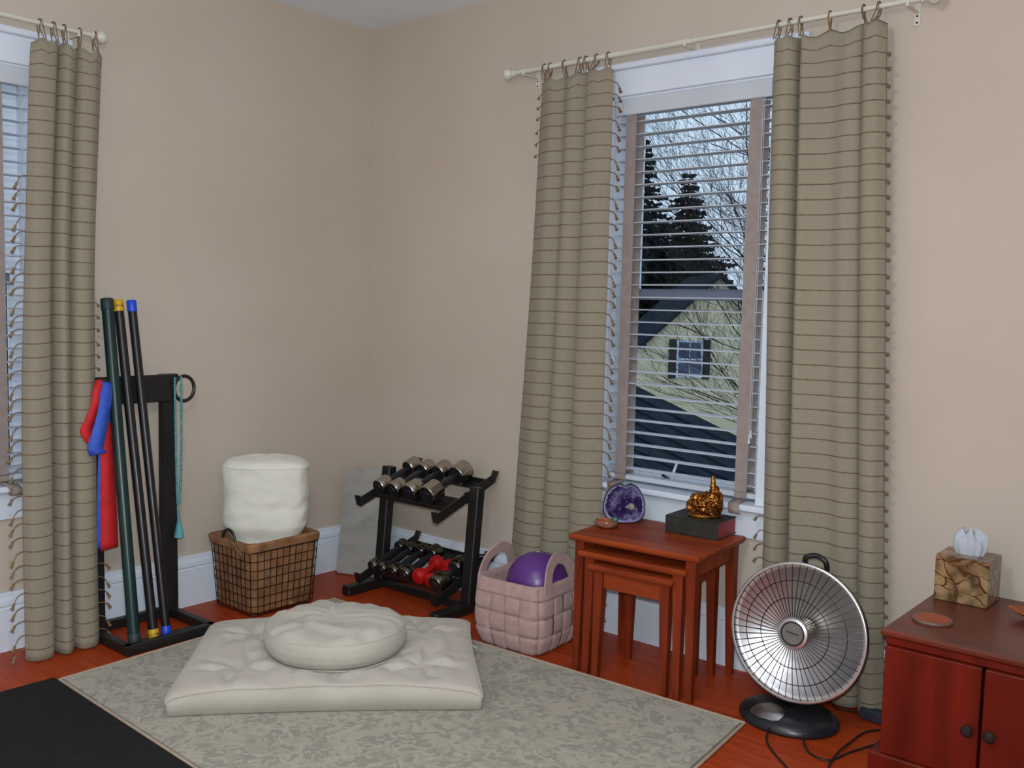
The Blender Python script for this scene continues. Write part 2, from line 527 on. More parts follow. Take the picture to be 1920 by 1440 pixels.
    def mesh(s, name, mat, smooth=None, off=None):
        me = bpy.data.meshes.new(name)
        v = s.v
        if off is not None:
            v = [(p[0] - off[0], p[1] - off[1], p[2] - off[2]) for p in v]
        me.from_pydata(v, [], s.f)
        b = bmesh.new()
        b.from_mesh(me)
        bmesh.ops.recalc_face_normals(b, faces=list(b.faces))
        b.to_mesh(me)
        b.free()
        me.materials.append(MAT[mat] if isinstance(mat, str) else mat)
        if smooth is not None:
            me.polygons.foreach_set('use_smooth', [True] * len(me.polygons))
            if smooth < 3.1:
                me.set_sharp_from_angle(angle=smooth)
        me.update()
        return me
    def build(s, name, mat, parent=None, smooth=None, world=False, loc=None):
        """world=True: vertices are world coordinates (parent unrotated)."""
        off = None
        if world and parent is not None:
            off = tuple(ORG[parent.name])
        elif loc is not None:
            off = loc
        o = bpy.data.objects.new(name, s.mesh(name, mat, smooth, off))
        COL.objects.link(o)
        if parent is not None:
            o.parent = parent
            ORG[o.name] = ORG[parent.name]
        else:
            o.location = loc or (0, 0, 0)
            ORG[o.name] = loc or (0, 0, 0)
        return o

ORG = {}
SM = math.radians(40)

def thing(name, label, cat, loc=(0, 0, 0), rotz=0.0, group=None):
    o = bpy.data.objects.new(name, None)
    o.empty_display_size = 0.05
    COL.objects.link(o)
    o.location = loc
    o.rotation_euler = (0, 0, rotz)
    ORG[o.name] = loc
    o['label'] = label
    o['category'] = cat
    if group:
        o['group'] = group
    return o

def tag(o, label, cat, group=None):
    o['label'] = label
    o['category'] = cat
    if group:
        o['group'] = group
    return o

def struct(o):
    o['kind'] = 'structure'
    return o

def sempty(name, loc=(0, 0, 0)):
    o = bpy.data.objects.new(name, None)
    o.empty_display_size = 0.05
    COL.objects.link(o)
    o.location = loc
    ORG[o.name] = loc
    return struct(o)

def inst(src, name, parent, loc=(0, 0, 0), rot=None):
    """A part that shares another part's mesh."""
    o = bpy.data.objects.new(name, src.data)
    COL.objects.link(o)
    o.parent = parent
    o.location = loc
    if rot is not None:
        o.rotation_euler = rot
    return o

def copy_tree(o, parent=None):
    c = o.copy()
    COL.objects.link(c)
    if parent is not None:
        c.parent = parent
    ORG[c.name] = ORG.get(o.name, (0, 0, 0))
    for ch in list(o.children):
        copy_tree(ch, c)
    return c

def solidify(o, t, offset=0.0):
    m = o.modifiers.new('thickness', 'SOLIDIFY')
    m.thickness = t
    m.offset = offset
    return o

def subsurf(o, n):
    m = o.modifiers.new('smooth', 'SUBSURF')
    m.levels = n
    m.render_levels = n
    return o

def spline(ctrl, n):
    """Catmull-Rom through control points, n samples per span."""
    c = [Vector(p) for p in ctrl]
    c = [c[0] * 2 - c[1]] + c + [c[-1] * 2 - c[-2]]
    out = []
    for i in range(1, len(c) - 2):
        for k in range(n):
            t = k / n
            p0, p1, p2, p3 = c[i - 1], c[i], c[i + 1], c[i + 2]
            out.append(0.5 * ((2 * p1) + (p2 - p0) * t + (2 * p0 - 5 * p1 + 4 * p2 - p3) * t * t + (3 * p1 - p0 - 3 * p2 + p3) * t ** 3))
    out.append(c[-2])
    return out

def fbm(p, s=1.0, o=4):
    v = 0
    a = 0.5
    q = Vector(p) * s
    for _ in range(o):
        v += a * noise.noise(q)
        q = q * 2.03 + Vector((3.1, 1.7, 2.9))
        a *= 0.5
    return v

# ================================================================== the room
H = 2.6
RX, RY = 4.7, -4.7
WZ0, WZ1 = 0.60, 2.11           # window openings, both walls
W1A, W1B = 1.42, 2.10           # right wall opening (x)
W2A, W2B = -2.30, -1.585        # left wall opening (y)
T = 0.15

m = MB().box((RX / 2, RY / 2, -0.05), (RX + 0.3, -RY + 0.3, 0.1))
struct(m.build('floor', 'floor'))
m = MB().box((RX / 2, RY / 2, H + 0.05), (RX + 0.3, -RY + 0.3, 0.1))
struct(m.build('ceiling', 'ceiling'))

def wall_pieces(lo, hi, a, b):
    return [((lo + a) / 2, H / 2, a - lo, H), ((b + hi) / 2, H / 2, hi - b, H),
            ((a + b) / 2, WZ0 / 2, b - a, WZ0), ((a + b) / 2, (WZ1 + H) / 2, b - a, H - WZ1)]
m = MB()
for c, z, w, h in wall_pieces(-T, RX + T, W1A, W1B):
    m.box((c, T / 2, z), (w, T, h))
struct(m.build('wall_right', 'wall'))
m = MB()
for c, z, w, h in wall_pieces(RY - T, 0, W2A, W2B):
    m.box((-T / 2, c, z), (T, w, h))
struct(m.build('wall_left', 'wall'))
struct(MB().box((RX + T / 2, RY / 2, H / 2), (T, -RY, H)).build('wall_back', 'wall'))
struct(MB().box((RX / 2, RY - T / 2, H / 2), (RX, T, H)).build('wall_front', 'wall'))

# baseboards: tall plain board with a moulded cap
def baseboard(name, wall):
    board = [(0.0, 0.0), (0.020, 0.0), (0.020, 0.158), (0.016, 0.163), (0.0, 0.163)]
    cap = [(0.0, 0.163), (0.017, 0.163), (0.0205, 0.170), (0.019, 0.186), (0.013, 0.200), (0.012, 0.210), (0.008, 0.214), (0.0, 0.214)]
    for nm, poly in ((name, board), ('baseboard_cap', cap)):
        m = MB()
        if wall == 'right':
            m.prism([(-p, q) for p, q in poly], 0, 0.0, RX)
        elif wall == 'left':
            m.prism([(p, q) for p, q in poly], 1, RY, 0.0)
        elif wall == 'back':
            m.prism([(RX - p, q) for p, q in poly], 1, RY, 0.0)
        else:
            m.prism([(RY + p, q) for p, q in poly], 0, 0.0, RX)
        if nm == name:
            root = struct(m.build(nm, 'white'))
        else:
            m.build(nm, 'white', root)
for w in ('left', 'right', 'back', 'front'):
    baseboard('baseboard_' + w, w)

# windows: built in a frame (s along the wall, n into the room, z up)
def on_right(s, n, z):
    return (s, -n, z)
def on_left(s, n, z):
    return (n, s, z)

def wbox(m, mp, s0, s1, n0, n1, z0, z1, bev=0.0):
    a = mp((s0 + s1) / 2, (n0 + n1) / 2, (z0 + z1) / 2)
    e = mp(abs(s1 - s0), abs(n1 - n0), abs(z1 - z0))
    return m.box(a, (abs(e[0]), abs(e[1]), abs(e[2])), bev)

def make_window(name, mp, a, b):
    root = sempty(name, mp((a + b) / 2, 0, WZ0))
    def P(nm, mat, *boxes, bev=0.002):
        m = MB()
        for q in boxes:
            wbox(m, mp, *q, bev)
        return m.build(nm, mat, root, world=True)
    cw = 0.105
    P('side_casing', 'white', (a - cw, a + 0.004, 0.0, 0.020, WZ0, WZ1))
    P('side_casing', 'white', (b - 0.004, b + cw, 0.0, 0.020, WZ0, WZ1))
    P('head_casing', 'white', (a - cw, b + cw, 0.0, 0.022, WZ1 - 0.004, 2.203))
    P('head_cap', 'white', (a - cw - 0.02, b + cw + 0.02, 0.0, 0.042, 2.203, 2.226), bev=0.004)
    P('stool', 'white', (a - cw - 0.03, b + cw + 0.03, -0.03, 0.062, 0.588, 0.612), bev=0.006)
    P('stool', 'white', (a, b, -0.15, -0.028, 0.580, 0.604))
    P('apron', 'white', (a - cw, b + cw, 0.0, 0.020, 0.486, 0.588))
    P('jamb', 'white', (a - 0.002, a + 0.012, -0.15, 0.004, WZ0, WZ1))
    P('jamb', 'white', (b - 0.012, b + 0.002, -0.15, 0.004, WZ0, WZ1))
    P('head_jamb', 'white', (a, b, -0.15, 0.004, WZ1 - 0.012, WZ1 + 0.002))
    # lower sash in front, upper sash behind
    for nm, z0, z1, n in (('lower_sash', 0.606, 1.372, -0.10), ('upper_sash', 1.332, 2.098, -0.135)):
        s = P(nm, 'white', (a + 0.012, a + 0.062, n - 0.016, n + 0.016, z0, z1), (b - 0.062, b - 0.012, n - 0.016, n + 0.016, z0, z1),
              (a + 0.012, b - 0.012, n - 0.015, n + 0.015, z0, z0 + (0.048 if nm == 'lower_sash' else 0.036)),
              (a + 0.012, b - 0.012, n - 0.015, n + 0.015, z1 - 0.036, z1))
        if nm == 'lower_sash':
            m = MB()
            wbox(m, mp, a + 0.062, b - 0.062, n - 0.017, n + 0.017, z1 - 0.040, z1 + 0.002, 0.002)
            m.build('meeting_rail', 'shaded_storm_grey', s, world=True)
        m = MB()
        wbox(m, mp, a + 0.05, b - 0.05, n - 0.002, n + 0.002, z0 + 0.03, z1 - 0.03)
        m.build('pane', 'pane', s, world=True)
    return root
w1 = make_window('window_1', on_right, W1A, W1B)
w2 = make_window('window_2', on_left, W2A, W2B)
# sash lift / operator on the bottom rail of the right window
m = MB()
m.beam((1.662, 0.066, 0.652), (1.712, 0.060, 0.632), 0.010, 0.010, 0.002)
m.build('sash_latch', 'black_plastic', w1, world=True)
m = MB()
m.tube([(1.700, 0.072, 0.640), (1.707, 0.076, 0.668), (1.716, 0.080, 0.700)], 0.0055, 8)
m.build('latch_arm', 'white', w1, smooth=SM, world=True)

# ================================================================== window blinds
def make_blind(label, mp, a, b, n_slats=29, tapes=(0.085, -0.075), half=False):
    zt, zb = 2.012, 0.668
    root = thing('window_blind', label, 'blind', mp((a + b) / 2, 0, 0.625), 0, 'blinds in the two windows')
    def P(nm, mat, *boxes, bev=0.0015):
        m = MB()
        for q in boxes:
            wbox(m, mp, *q, bev)
        return m.build(nm, mat, root, world=True)
    P('valance', 'slat', (a + 0.014, b - 0.014, -0.012, 0.006, 2.036, 2.100), bev=0.003)
    P('headrail', 'slat', (a + 0.016, b - 0.016, -0.066, -0.014, 2.044, 2.096))
    P('bottom_rail', 'slat', (a + 0.016, b - 0.016, -0.064, -0.010, 0.622, 0.642), bev=0.004)
    first = None
    for i in range(n_slats):
        z = zt + (zb - zt) * i / (n_slats - 1)
        if first is None:
            m = MB()
            prof = [(-0.025, 0.0), (-0.012, 0.0022), (0.0, 0.003), (0.012, 0.0022), (0.025, 0.0), (0.025, -0.0026), (0.0, -0.0006), (-0.025, -0.0026)]
            L = (b - a) / 2 - 0.016
            if mp is on_right:
                m.prism(prof, 0, -L, L)
            else:
                m.prism(prof, 1, -L, L)
            first = m.build('slat', 'slat', root, smooth=SM)
            first.location = Vector(mp((a + b) / 2, -0.037, z)) - Vector(ORG[root.name])
        else:
            inst(first, 'slat', root, Vector(mp((a + b) / 2, -0.037, z)) - Vector(ORG[root.name]))
    for t in tapes:
        s = a + t if t > 0 else b + t
        for n in (-0.0085, -0.0645):
            m = MB()
            wbox(m, mp, s - 0.024, s + 0.024, n - 0.0008, n + 0.0008, 0.632, 2.040)
            m.build('ladder_tape', 'taupe', root, world=True)
        # tail of the tape folded round the bottom rail and hanging off the stool
        m = MB()
        wbox(m, mp, s - 0.024, s + 0.024, -0.066, -0.006, 0.642, 0.645)
        wbox(m, mp, s - 0.024, s + 0.024, -0.0088, -0.006, 0.618, 0.645)
        m.build('tape_clip', 'taupe', root, world=True)
        m = MB()
        pts = [(-0.006, 0.621), (0.020, 0.616), (0.050, 0.6155), (0.066, 0.610), (0.071, 0.596), (0.070, 0.580)]
        vs, fs = [], []
        for k, (n, z) in enumerate(pts):
            for ds in (-0.022, 0.022):
                vs.append(mp(s + ds + k * 0.004, n, z))
        for k in range(len(pts) - 1):
            fs.append((2 * k, 2 * k + 1, 2 * k + 3, 2 * k + 2))
        solidify(m.add(vs, fs).build('tape_tail', 'taupe', root, smooth=SM, world=True), 0.0016)
    # lift cords with their pulls, two at each side
    for s, z in ((b - 0.042, 0.855), (b - 0.048, 0.835), (a + 0.032, 1.105), (a + 0.040, 1.085)):
        c_ = MB().tube([mp(s, -0.003, 2.04), mp(s + 0.002, -0.003, (2.04 + z) / 2), mp(s, -0.003, z + 0.006)], 0.0012, 5).build('lift_cord', 'slat', root, world=True)
        MB().lathe([(0.0, 0.02), (0.003, 0.018), (0.006, -0.012), (0.0, -0.016)], 10, mp(s, -0.003, z)).build('cord_pull', 'slat', c_, smooth=SM, world=True)
    return root
make_blind('white slatted blind with taupe tapes in the window facing the trees', on_right, W1A, W1B)
make_blind('white slatted blind in the window cut off at the left', on_left, W2A, W2B, tapes=(0.085, -0.132))

# ================================================================== curtain rods
ROD_N, ROD_Z, ROD_R = 0.085, 2.247, 0.0105
def make_rod(label, mp, s0, s1, ends, brackets):
    root = thing('curtain_rod', label, 'curtain rod', mp((s0 + s1) / 2, ROD_N, ROD_Z), 0, 'curtain rods')
    mid = (s0 + s1) / 2
    m = MB()
    m.cyl(mp(s0, ROD_N, ROD_Z), mp(mid + 0.02, ROD_N, ROD_Z), ROD_R, n=14)
    m.build('rod', 'rod', root, smooth=SM, world=True)
    m = MB()
    m.cyl(mp(mid, ROD_N, ROD_Z), mp(s1, ROD_N, ROD_Z), ROD_R * 0.8, n=14)
    m.build('inner_rod', 'rod', root, smooth=SM, world=True)
    for s, sg in ends:
        ax = Vector(mp(sg, 0, 0))
        m = MB().lathe([(0.0, -0.004), (0.012, -0.004), (0.016, 0.0), (0.012, 0.006), (0.009, 0.012), (0.012, 0.016), (0.021, 0.024), (0.024, 0.034), (0.021, 0.045), (0.010, 0.053), (0.0, 0.055)], 20, mp(s, ROD_N, ROD_Z), ax)
        m.build('finial', 'rod', root, smooth=SM, world=True)
    for s in brackets:
        m = MB()
        wbox(m, mp, s - 0.010, s + 0.010, 0.0, 0.004, ROD_Z - 0.055, ROD_Z + 0.012, 0.001)
        wbox(m, mp, s - 0.005, s + 0.005, 0.003, ROD_N + 0.008, ROD_Z - 0.018, ROD_Z - 0.0125, 0.001)
        wbox(m, mp, s - 0.005, s + 0.005, ROD_N + 0.0105, ROD_N + 0.014, ROD_Z - 0.018, ROD_Z + 0.006, 0.001)
        m.build('bracket', 'rod', root, world=True)
        m = MB()
        for dz in (-0.026, -0.046):
            m.cyl(mp(s, 0.003, ROD_Z + dz), mp(s, 0.0065, ROD_Z + dz), 0.0032, n=8)
        m.build('screw', 'knob', root, world=True)
    return root
make_rod('cream curtain rod above the window facing the trees', on_right, 0.985, 2.60, ((0.985, -1), (2.60, 1)), (1.045, 1.79, 2.56))
make_rod('cream curtain rod above the window cut off at the left', on_left, -2.60, -1.41, ((-2.60, -1), (-1.41, 1)), (-2.5, -1.465))

# ================================================================== curtains
STRIPE = 0.049
def make_curtain(label, mp, top, bot, ztop, zbot, ctrl, loops, tassels, belly=0.0, foot=0.0, fold_bot=1.45, curve=None, seed=1):
    """ctrl: (fraction across, distance from the wall) of the folds; tassels: per edge (side, z0, z1, len, every)."""
    root = thing('curtain', label, 'curtain', mp((bot[0] + bot[1]) / 2, 0.08, zbot), 0, 'striped linen curtains')
    prof = spline([(a, b, 0) for a, b in ctrl], 7)
    nu = len(prof) - 1
    nv = 84
    def point(u, v):
        i = u * nu
        k = min(int(i), nu - 1)
        p = prof[k].lerp(prof[k + 1], i - k)
        z = ztop + (zbot - ztop) * v
        e = v ** 1.15 if curve is None else curve(v)
        a = top[0] + (bot[0] - top[0]) * e
        b = top[1] + (bot[1] - top[1]) * e
        amp = 1.0 + (fold_bot - 1.0) * min(1, v * 1.6)
        q = Vector((p.x * 3.0, z * 0.9, seed * 7.3))
        wob = noise.noise(q)
        n = 0.085 + (p.y - 0.085) * amp + foot * max(0, v - 0.3) ** 1.6 / 0.7 ** 1.6 + 0.010 * wob * min(1, v * 2)
        s = a + (b - a) * p.x + 0.010 * noise.noise(q + Vector((5, 3, 1))) * min(1, v * 2)
        # scalloped top hem hangs between the loops
        if v < 0.06:
            d = min(abs(p.x - l) for l in loops)
            z -= 0.020 * min(1.0, d * 9) * (1 - v / 0.06)
        # bottom hem dips where folds stand out
        if v > 0.9:
            z -= 0.012 * (v - 0.9) * 10 * (p.y - 0.085) / 0.03 * 0.3
        return s, max(n, 0.018), max(z, 0.004)
    m = MB()
    uvs = []
    m.grid(lambda u, v: mp(*point(u, v)), nu, nv)
    # arclength across for the weave
    acc = [0.0]
    for i in range(nu):
        acc.append(acc[-1] + (prof[i + 1] - prof[i]).length)
    o = m.build('cloth', 'curtain', root, smooth=3.14, world=True)
    me = o.data
    lay = me.uv_layers.new(name='UVMap')
    for li, l in enumerate(me.loops):
        vi = l.vertex_index
        iu, jv = vi % (nu + 1), vi // (nu + 1)
        z = ztop + (zbot - ztop) * jv / nv
        wv = 0.16 * noise.noise(Vector((acc[iu] * 2.2, z * 0.4, seed)))
        lay.data[li].uv = (acc[iu], z / STRIPE + wv)
    solidify(o, 0.0015)
    # loops over the rod
    for l in loops:
        s, n, z = point(min(max(l, 0.003), 0.997), 0.0)
        # find u whose profile x is l
        bi = min(range(nu + 1), key=lambda k: abs(prof[k].x - l))
        s, n, z = point(bi / nu, 0.0)
        for sgn in (-1, 1):
            ds = 0.006 * sgn + random.uniform(-0.005, 0.005)
            p = [mp(s + ds * 1.6, n, z - 0.004), mp(s + ds * 0.7, ROD_N + 0.0125, ROD_Z - 0.012), mp(s + ds * 0.3, ROD_N + 0.0135, ROD_Z + 0.002),
                 mp(s + ds * 0.3, ROD_N + 0.006, ROD_Z + 0.0132), mp(s + ds * 0.3, ROD_N - 0.008, ROD_Z + 0.012), mp(s + ds * 0.3, ROD_N - 0.0135, ROD_Z - 0.001),
                 mp(s + ds * 0.6, ROD_N - 0.009, ROD_Z - 0.02), mp(s + ds * 1.2, n - 0.003, z - 0.004)]
            MB().tube(spline(p, 3), 0.0017, 6).build('hanging_loop', 'thread', root, smooth=SM, world=True)
    # thread tassels along the edges, one to a stripe
    proto = {}
    for side, z0, z1, ln, every, mat in tassels:
        k0 = math.ceil(z1 / STRIPE)
        k1 = math.floor(z0 / STRIPE)
        for k in range(k0, k1 + 1, every):
            z = k * STRIPE
            v = (z - ztop) / (zbot - ztop)
            if not 0.02 < v < 0.99:
                continue
            s, n, zz = point(0.0 if side < 0 else 1.0, v)
            key = (side, ln, mat, k % 3)
            if key not in proto:
                m = MB()
                dr = (0.25, 0.5, 0.8)[k % 3]
                pts = [(-0.006 * side, 0, 0), (side * ln * 0.35, 0.002, -ln * 0.10 * dr), (side * ln * 0.62, 0.004, -ln * 0.40 * dr), (side * ln * 0.80, 0.005, -ln * 0.85 * dr)]
                m.tube([mp(*p) for p in spline(pts, 3)], 0.0017, 5)
                e = Vector(pts[-1])
                d = Vector((side * 0.35, 0.05, -0.5 - dr * 0.4)).normalized()
                m.tube([mp(*(e - d * 0.003)), mp(*(e + d * 0.003)), mp(*(e + d * 0.010)), mp(*(e + d * ln * 0.48))], [0.002, 0.0050, 0.0042, 0.0068], 7)
                t = m.build('tassel', mat, root, smooth=SM)
                t.location = Vector(mp(s, n, zz)) - Vector(ORG[root.name])
                proto[key] = t
            else:
                inst(proto[key], 'tassel', root, Vector(mp(s, n, zz)) - Vector(ORG[root.name]))
    return root

make_curtain('linen curtain with long tassels between the dumbbell rack and the window', on_right, (1.115, 1.472), (0.985, 1.475), 2.205, 0.03,
             [(0.0, 0.060), (0.10, 0.082), (0.22, 0.092), (0.335, 0.070), (0.350, 0.036), (0.345, 0.060), (0.44, 0.098), (0.55, 0.100), (0.645, 0.072), (0.655, 0.034), (0.648, 0.062), (0.72, 0.104), (0.86, 0.108), (0.96, 0.088), (1.0, 0.075)],
             (0.08, 0.16, 0.36, 0.58, 0.66, 0.80, 0.95), ((1, 2.18, 0.5, 0.040, 1, 'thread'), (1, 0.5, 0.03, 0.034, 1, 'thread'), (-1, 2.18, 1.9, 0.012, 1, 'thread')), seed=1)
make_curtain('linen curtain between the window and the tissue box', on_right, (2.122, 2.497), (2.165, 2.600), 2.205, 0.012,
             [(0.0, 0.075), (0.06, 0.096), (0.14, 0.102), (0.205, 0.080), (0.220, 0.038), (0.232, 0.036), (0.250, 0.075), (0.30, 0.104), (0.42, 0.090), (0.55, 0.082), (0.68, 0.096), (0.785, 0.084), (0.800, 0.040), (0.792, 0.070), (0.84, 0.104), (0.93, 0.108), (1.0, 0.082)],
             (0.05, 0.15, 0.25, 0.52, 0.80, 0.93), ((-1, 0.60, 0.06, 0.030, 1, 'thread'), (1, 2.15, 0.06, 0.008, 1, 'thread')), seed=2)
make_curtain('linen curtain at the left beside the striped strap and exercise bars', on_left, (-1.628, -1.368), (-1.725, -1.452), 2.195, 0.008,
             [(0.0, 0.080), (0.08, 0.100), (0.22, 0.104), (0.345, 0.090), (0.385, 0.036), (0.395, 0.036), (0.41, 0.078), (0.47, 0.104), (0.56, 0.098), (0.635, 0.072), (0.650, 0.040), (0.644, 0.068), (0.70, 0.100), (0.84, 0.106), (0.94, 0.090), (1.0, 0.070)],
             (0.12, 0.30, 0.44, 0.66, 0.88), ((-1, 1.72, 0.02, 0.046, 1, 'tassel_tan'), (1, 1.30, 1.02, 0.012, 1, 'thread'), (1, 0.30, 0.02, 0.042, 1, 'tassel_tan')), foot=0.10, seed=3,
             curve=lambda v: v ** 0.9)

# ================================================================== floor coverings
# the rug: a thin woven slab, its corners as it lies
RUG = [Vector((0.426, -1.719)), Vector((2.42, -1.78)), Vector((2.290, -0.428)), Vector((0.384, -0.512))]
def quad(u, v):
    return (RUG[0] * (1 - u) + RUG[1] * u) * (1 - v) + (RUG[3] * (1 - u) + RUG[2] * u) * v
def slab_quad(m, u0, u1, v0, v1, z0, z1):
    ps = [quad(u0, v0), quad(u1, v0), quad(u1, v1), quad(u0, v1)]
    vs = [(p.x, p.y, z) for z in (z0, z1) for p in ps]
    m.add(vs, [(3, 2, 1, 0), (4, 5, 6, 7), (0, 1, 5, 4), (1, 2, 6, 5), (2, 3, 7, 6), (3, 0, 4, 7)])
rug = thing('area_rug', 'pale sage and beige patterned rug under the meditation cushions', 'rug', (1.38, -1.11, 0))
m = MB()
slab_quad(m, 0.006, 0.994, 0.008, 0.992, 0.0005, 0.0085)
m.build('pile', 'rug', rug, world=True)
MAT['rug_edge'] = M('rug_binding', srgb(178, 160, 142), 0.95, col2=srgb(166, 150, 132), scale=40, bump=0.3)
m = MB()
for a, b in (((0, 0), (1, 0)), ((1, 0), (1, 1)), ((1, 1), (0, 1)), ((0, 1), (0, 0))):
    p, q = quad(*a), quad(*b)
    m.tube([(p.x, p.y, 0.0055), (q.x, q.y, 0.0055)], 0.005, 8)
m.build('binding', 'rug_edge', rug, smooth=SM, world=True)

m = MB().box((1.14, -2.365, 0.004), (1.52, 1.24, 0.007), 0.002, (0, 0, math.radians(-1.6)))
o = m.build('exercise_mat', 'mat', None, loc=(1.14, -2.36, 0))
tag(o, 'dark charcoal exercise mat at the lower left edge of the rug', 'mat')

# ================================================================== meditation cushions
def zabuton():
    root = thing('floor_cushion', 'large flat cream zabuton cushion lying on the rug', 'cushion', (1.050, -1.048, 0.0085), math.radians(46.2))
    A, B, Hh = 0.488, 0.345, 0.104
    tufts = [(x, y) for x in (-0.30, 0.0, 0.30) for y in (-0.165, 0.165)] + [(-0.15, 0.0), (0.15, 0.0)]
    b = bmesh.new()
    NU, NV = 120, 90
    def top(x, y):
        ex = 1 - abs(x / A) ** 3.2
        ey = 1 - abs(y / B) ** 3.2
        h = Hh * (max(ex, 0) * max(ey, 0)) ** 0.26
        dip = 0
        for tx, ty in tufts:
            d = math.hypot(x - tx, y - ty)
            dip += 0.030 * math.exp(-(d / 0.040) ** 2) + 0.012 * math.exp(-(d / 0.11) ** 2)
            ang = math.atan2(y - ty, x - tx)
            dip += 0.034 * math.exp(-((d - 0.085) / 0.06) ** 2) * max(0, math.sin(ang * 5 + tx * 40 + ty * 23 + 3 * noise.noise(Vector((x * 6, y * 6, 1)))))
        w = 0.034 * fbm((x * 7, y * 7, 0.3), 1.0, 3) + 0.020 * fbm((x * 22, y * 9, 4.3), 1.0, 2)
        edge = min(1, (max(ex, 0) * max(ey, 0)) * 2.0)
        z = max(h * 0.50, h - dip * edge + w * edge)
        k = max(0.0, min(1.0, (0.275 - math.hypot(x, y)) / 0.075))      # pressed flat under the round cushion
        k = k * k * (3 - 2 * k)
        return z * (1 - k) + 0.050 * k
    m = MB()
    def warp(u, v, side):
        x = (u * 2 - 1)
        y = (v * 2 - 1)
        # pillow corners: sides bow inwards a little
        px = A * x * (1 - 0.030 * (1 - y * y))
        py = B * y * (1 - 0.045 * (1 - x * x))
        if side:
            return (px, py, 0.050 + top(px, py) * 0.62 + 0.004 * noise.noise(Vector((x * 2.5, y * 2.5, 9))))
        return (px * 0.992, py * 0.99, 0.004 * max(abs(x), abs(y)) ** 14)
    m.grid(lambda u, v: warp(u, v, True), NU, NV)
    n0 = len(m.v)
    m.grid(lambda u, v: warp(u, v, False), NU, NV)
    rim = [i for i in range(NU)] + [NU + j * (NU + 1) for j in range(NV)] + [(NV) * (NU + 1) + NU - i for i in range(NU)] + [(NV - j) * (NU + 1) for j in range(NV)]
    fs = []
    for a, c in zip(rim, rim[1:] + rim[:1]):
        fs.append((a, c, c + n0, a + n0))
    m.f.extend(fs)
    o = m.build('cover', 'canvas', root, smooth=3.14)
    # piped seam round the edge
    pts = [warp(i / 60, 0, True) for i in range(60)] + [warp(1, j / 44, True) for j in range(44)] + [warp(1 - i / 60, 1, True) for i in range(60)] + [warp(0, 1 - j / 44, True) for j in range(44)]
    MB().tube([(p[0] * 1.002, p[1] * 1.003, p[2] - 0.001) for p in pts], 0.0026, 6, closed=True).build('seam', 'canvas', root, smooth=SM)
    for tx, ty in tufts:
        MB().lathe([(0, 0.003), (0.005, 0.002), (0.006, 0.0), (0.0, -0.002)], 8, (tx, ty, 0.051 + top(tx, ty) * 0.62)).build('tuft', 'canvas', root, smooth=SM)
    MB().box((A + 0.008, B * 0.52, 0.020), (0.022, 0.014, 0.002), 0.0, (0, 0.5, 0)).build('care_tag', 'tag', root)
    return root
zabuton()

def zafu():
    root = thing('round_cushion', 'round cream zafu cushion on top of the flat zabuton', 'cushion', (1.046, -1.046, 0.0880), math.radians(40))
    R, hh = 0.232, 0.150
    prof = [(0.0, 0.0), (0.10, -0.004), (0.18, 0.000), (0.212, 0.012), (0.226, 0.035), (0.232, 0.062), (0.231, 0.088), (0.225, 0.107), (0.208, 0.120), (0.178, 0.131), (0.135, 0.139), (0.09, 0.144), (0.045, 0.143), (0.0, 0.140)]
    b = MB()
    n = 120
    fine = []
    for (r0, z0), (r1, z1) in zip(prof[:-1], prof[1:]):
        for k in range(4):
            t = k / 4
            fine.append((r0 + (r1 - r0) * t, z0 + (z1 - z0) * t))
    fine.append(prof[-1])
    b.lathe(fine, n)
    out = []
    for (x, y, z) in b.v:
        r = math.hypot(x, y)
        a = math.atan2(y, x)
        k = max(0, min(1, (z - 0.09) / 0.03))        # only the crown wrinkles
        g = 0.0
        g -= 0.020 * math.exp(-(((x + 0.02) / 0.085) ** 2 + ((y + 0.055) / 0.06) ** 2))          # sat-in hollow
        g += 0.020 * math.exp(-(((y + 0.118 + 0.02 * math.sin(x * 22)) / 0.020) ** 2)) * math.exp(-((x + 0.01) / 0.10) ** 2)
        g += 0.006 * math.sin(a * 9 + 6 * noise.noise(Vector((x * 8, y * 8, 2)))) * min(1, r / 0.15) * (1 if r > 0.05 else 0.3)
        g += 0.024 * fbm((x * 6, y * 6, 7.7), 1, 3)
        g += 0.004 * abs(noise.noise(Vector((x * 26, y * 14, 3.3))))
        s = 1 + 0.010 * noise.noise(Vector((math.cos(a) * 2, math.sin(a) * 2, z * 10)))
        if z < 0.1:
            s += 0.004 * math.sin(a * 40) * max(0, 1 - abs(z - 0.06) / 0.06)
        out.append((x * s * 1.055, y * s * 1.0, (z + g * k) * 0.90))
    b.v = out
    b.build('cover', 'canvas2', root, smooth=3.14)
    ring = [(R * 0.955 * 1.055 * math.cos(t), R * 0.955 * math.sin(t), 0.0085 + 0.002 * math.sin(t * 7)) for t in [2 * PI * k / 80 for k in range(80)]]
    MB().tube(ring, 0.0018, 6, closed=True).build('bottom_seam', 'canvas2', root, smooth=SM)
    ring = [(R * 0.975 * 1.055 * math.cos(t), R * 0.975 * math.sin(t), 0.0945) for t in [2 * PI * k / 80 for k in range(80)]]
    MB().tube(ring, 0.0018, 6, closed=True).build('top_seam', 'canvas2', root, smooth=SM)
zafu()

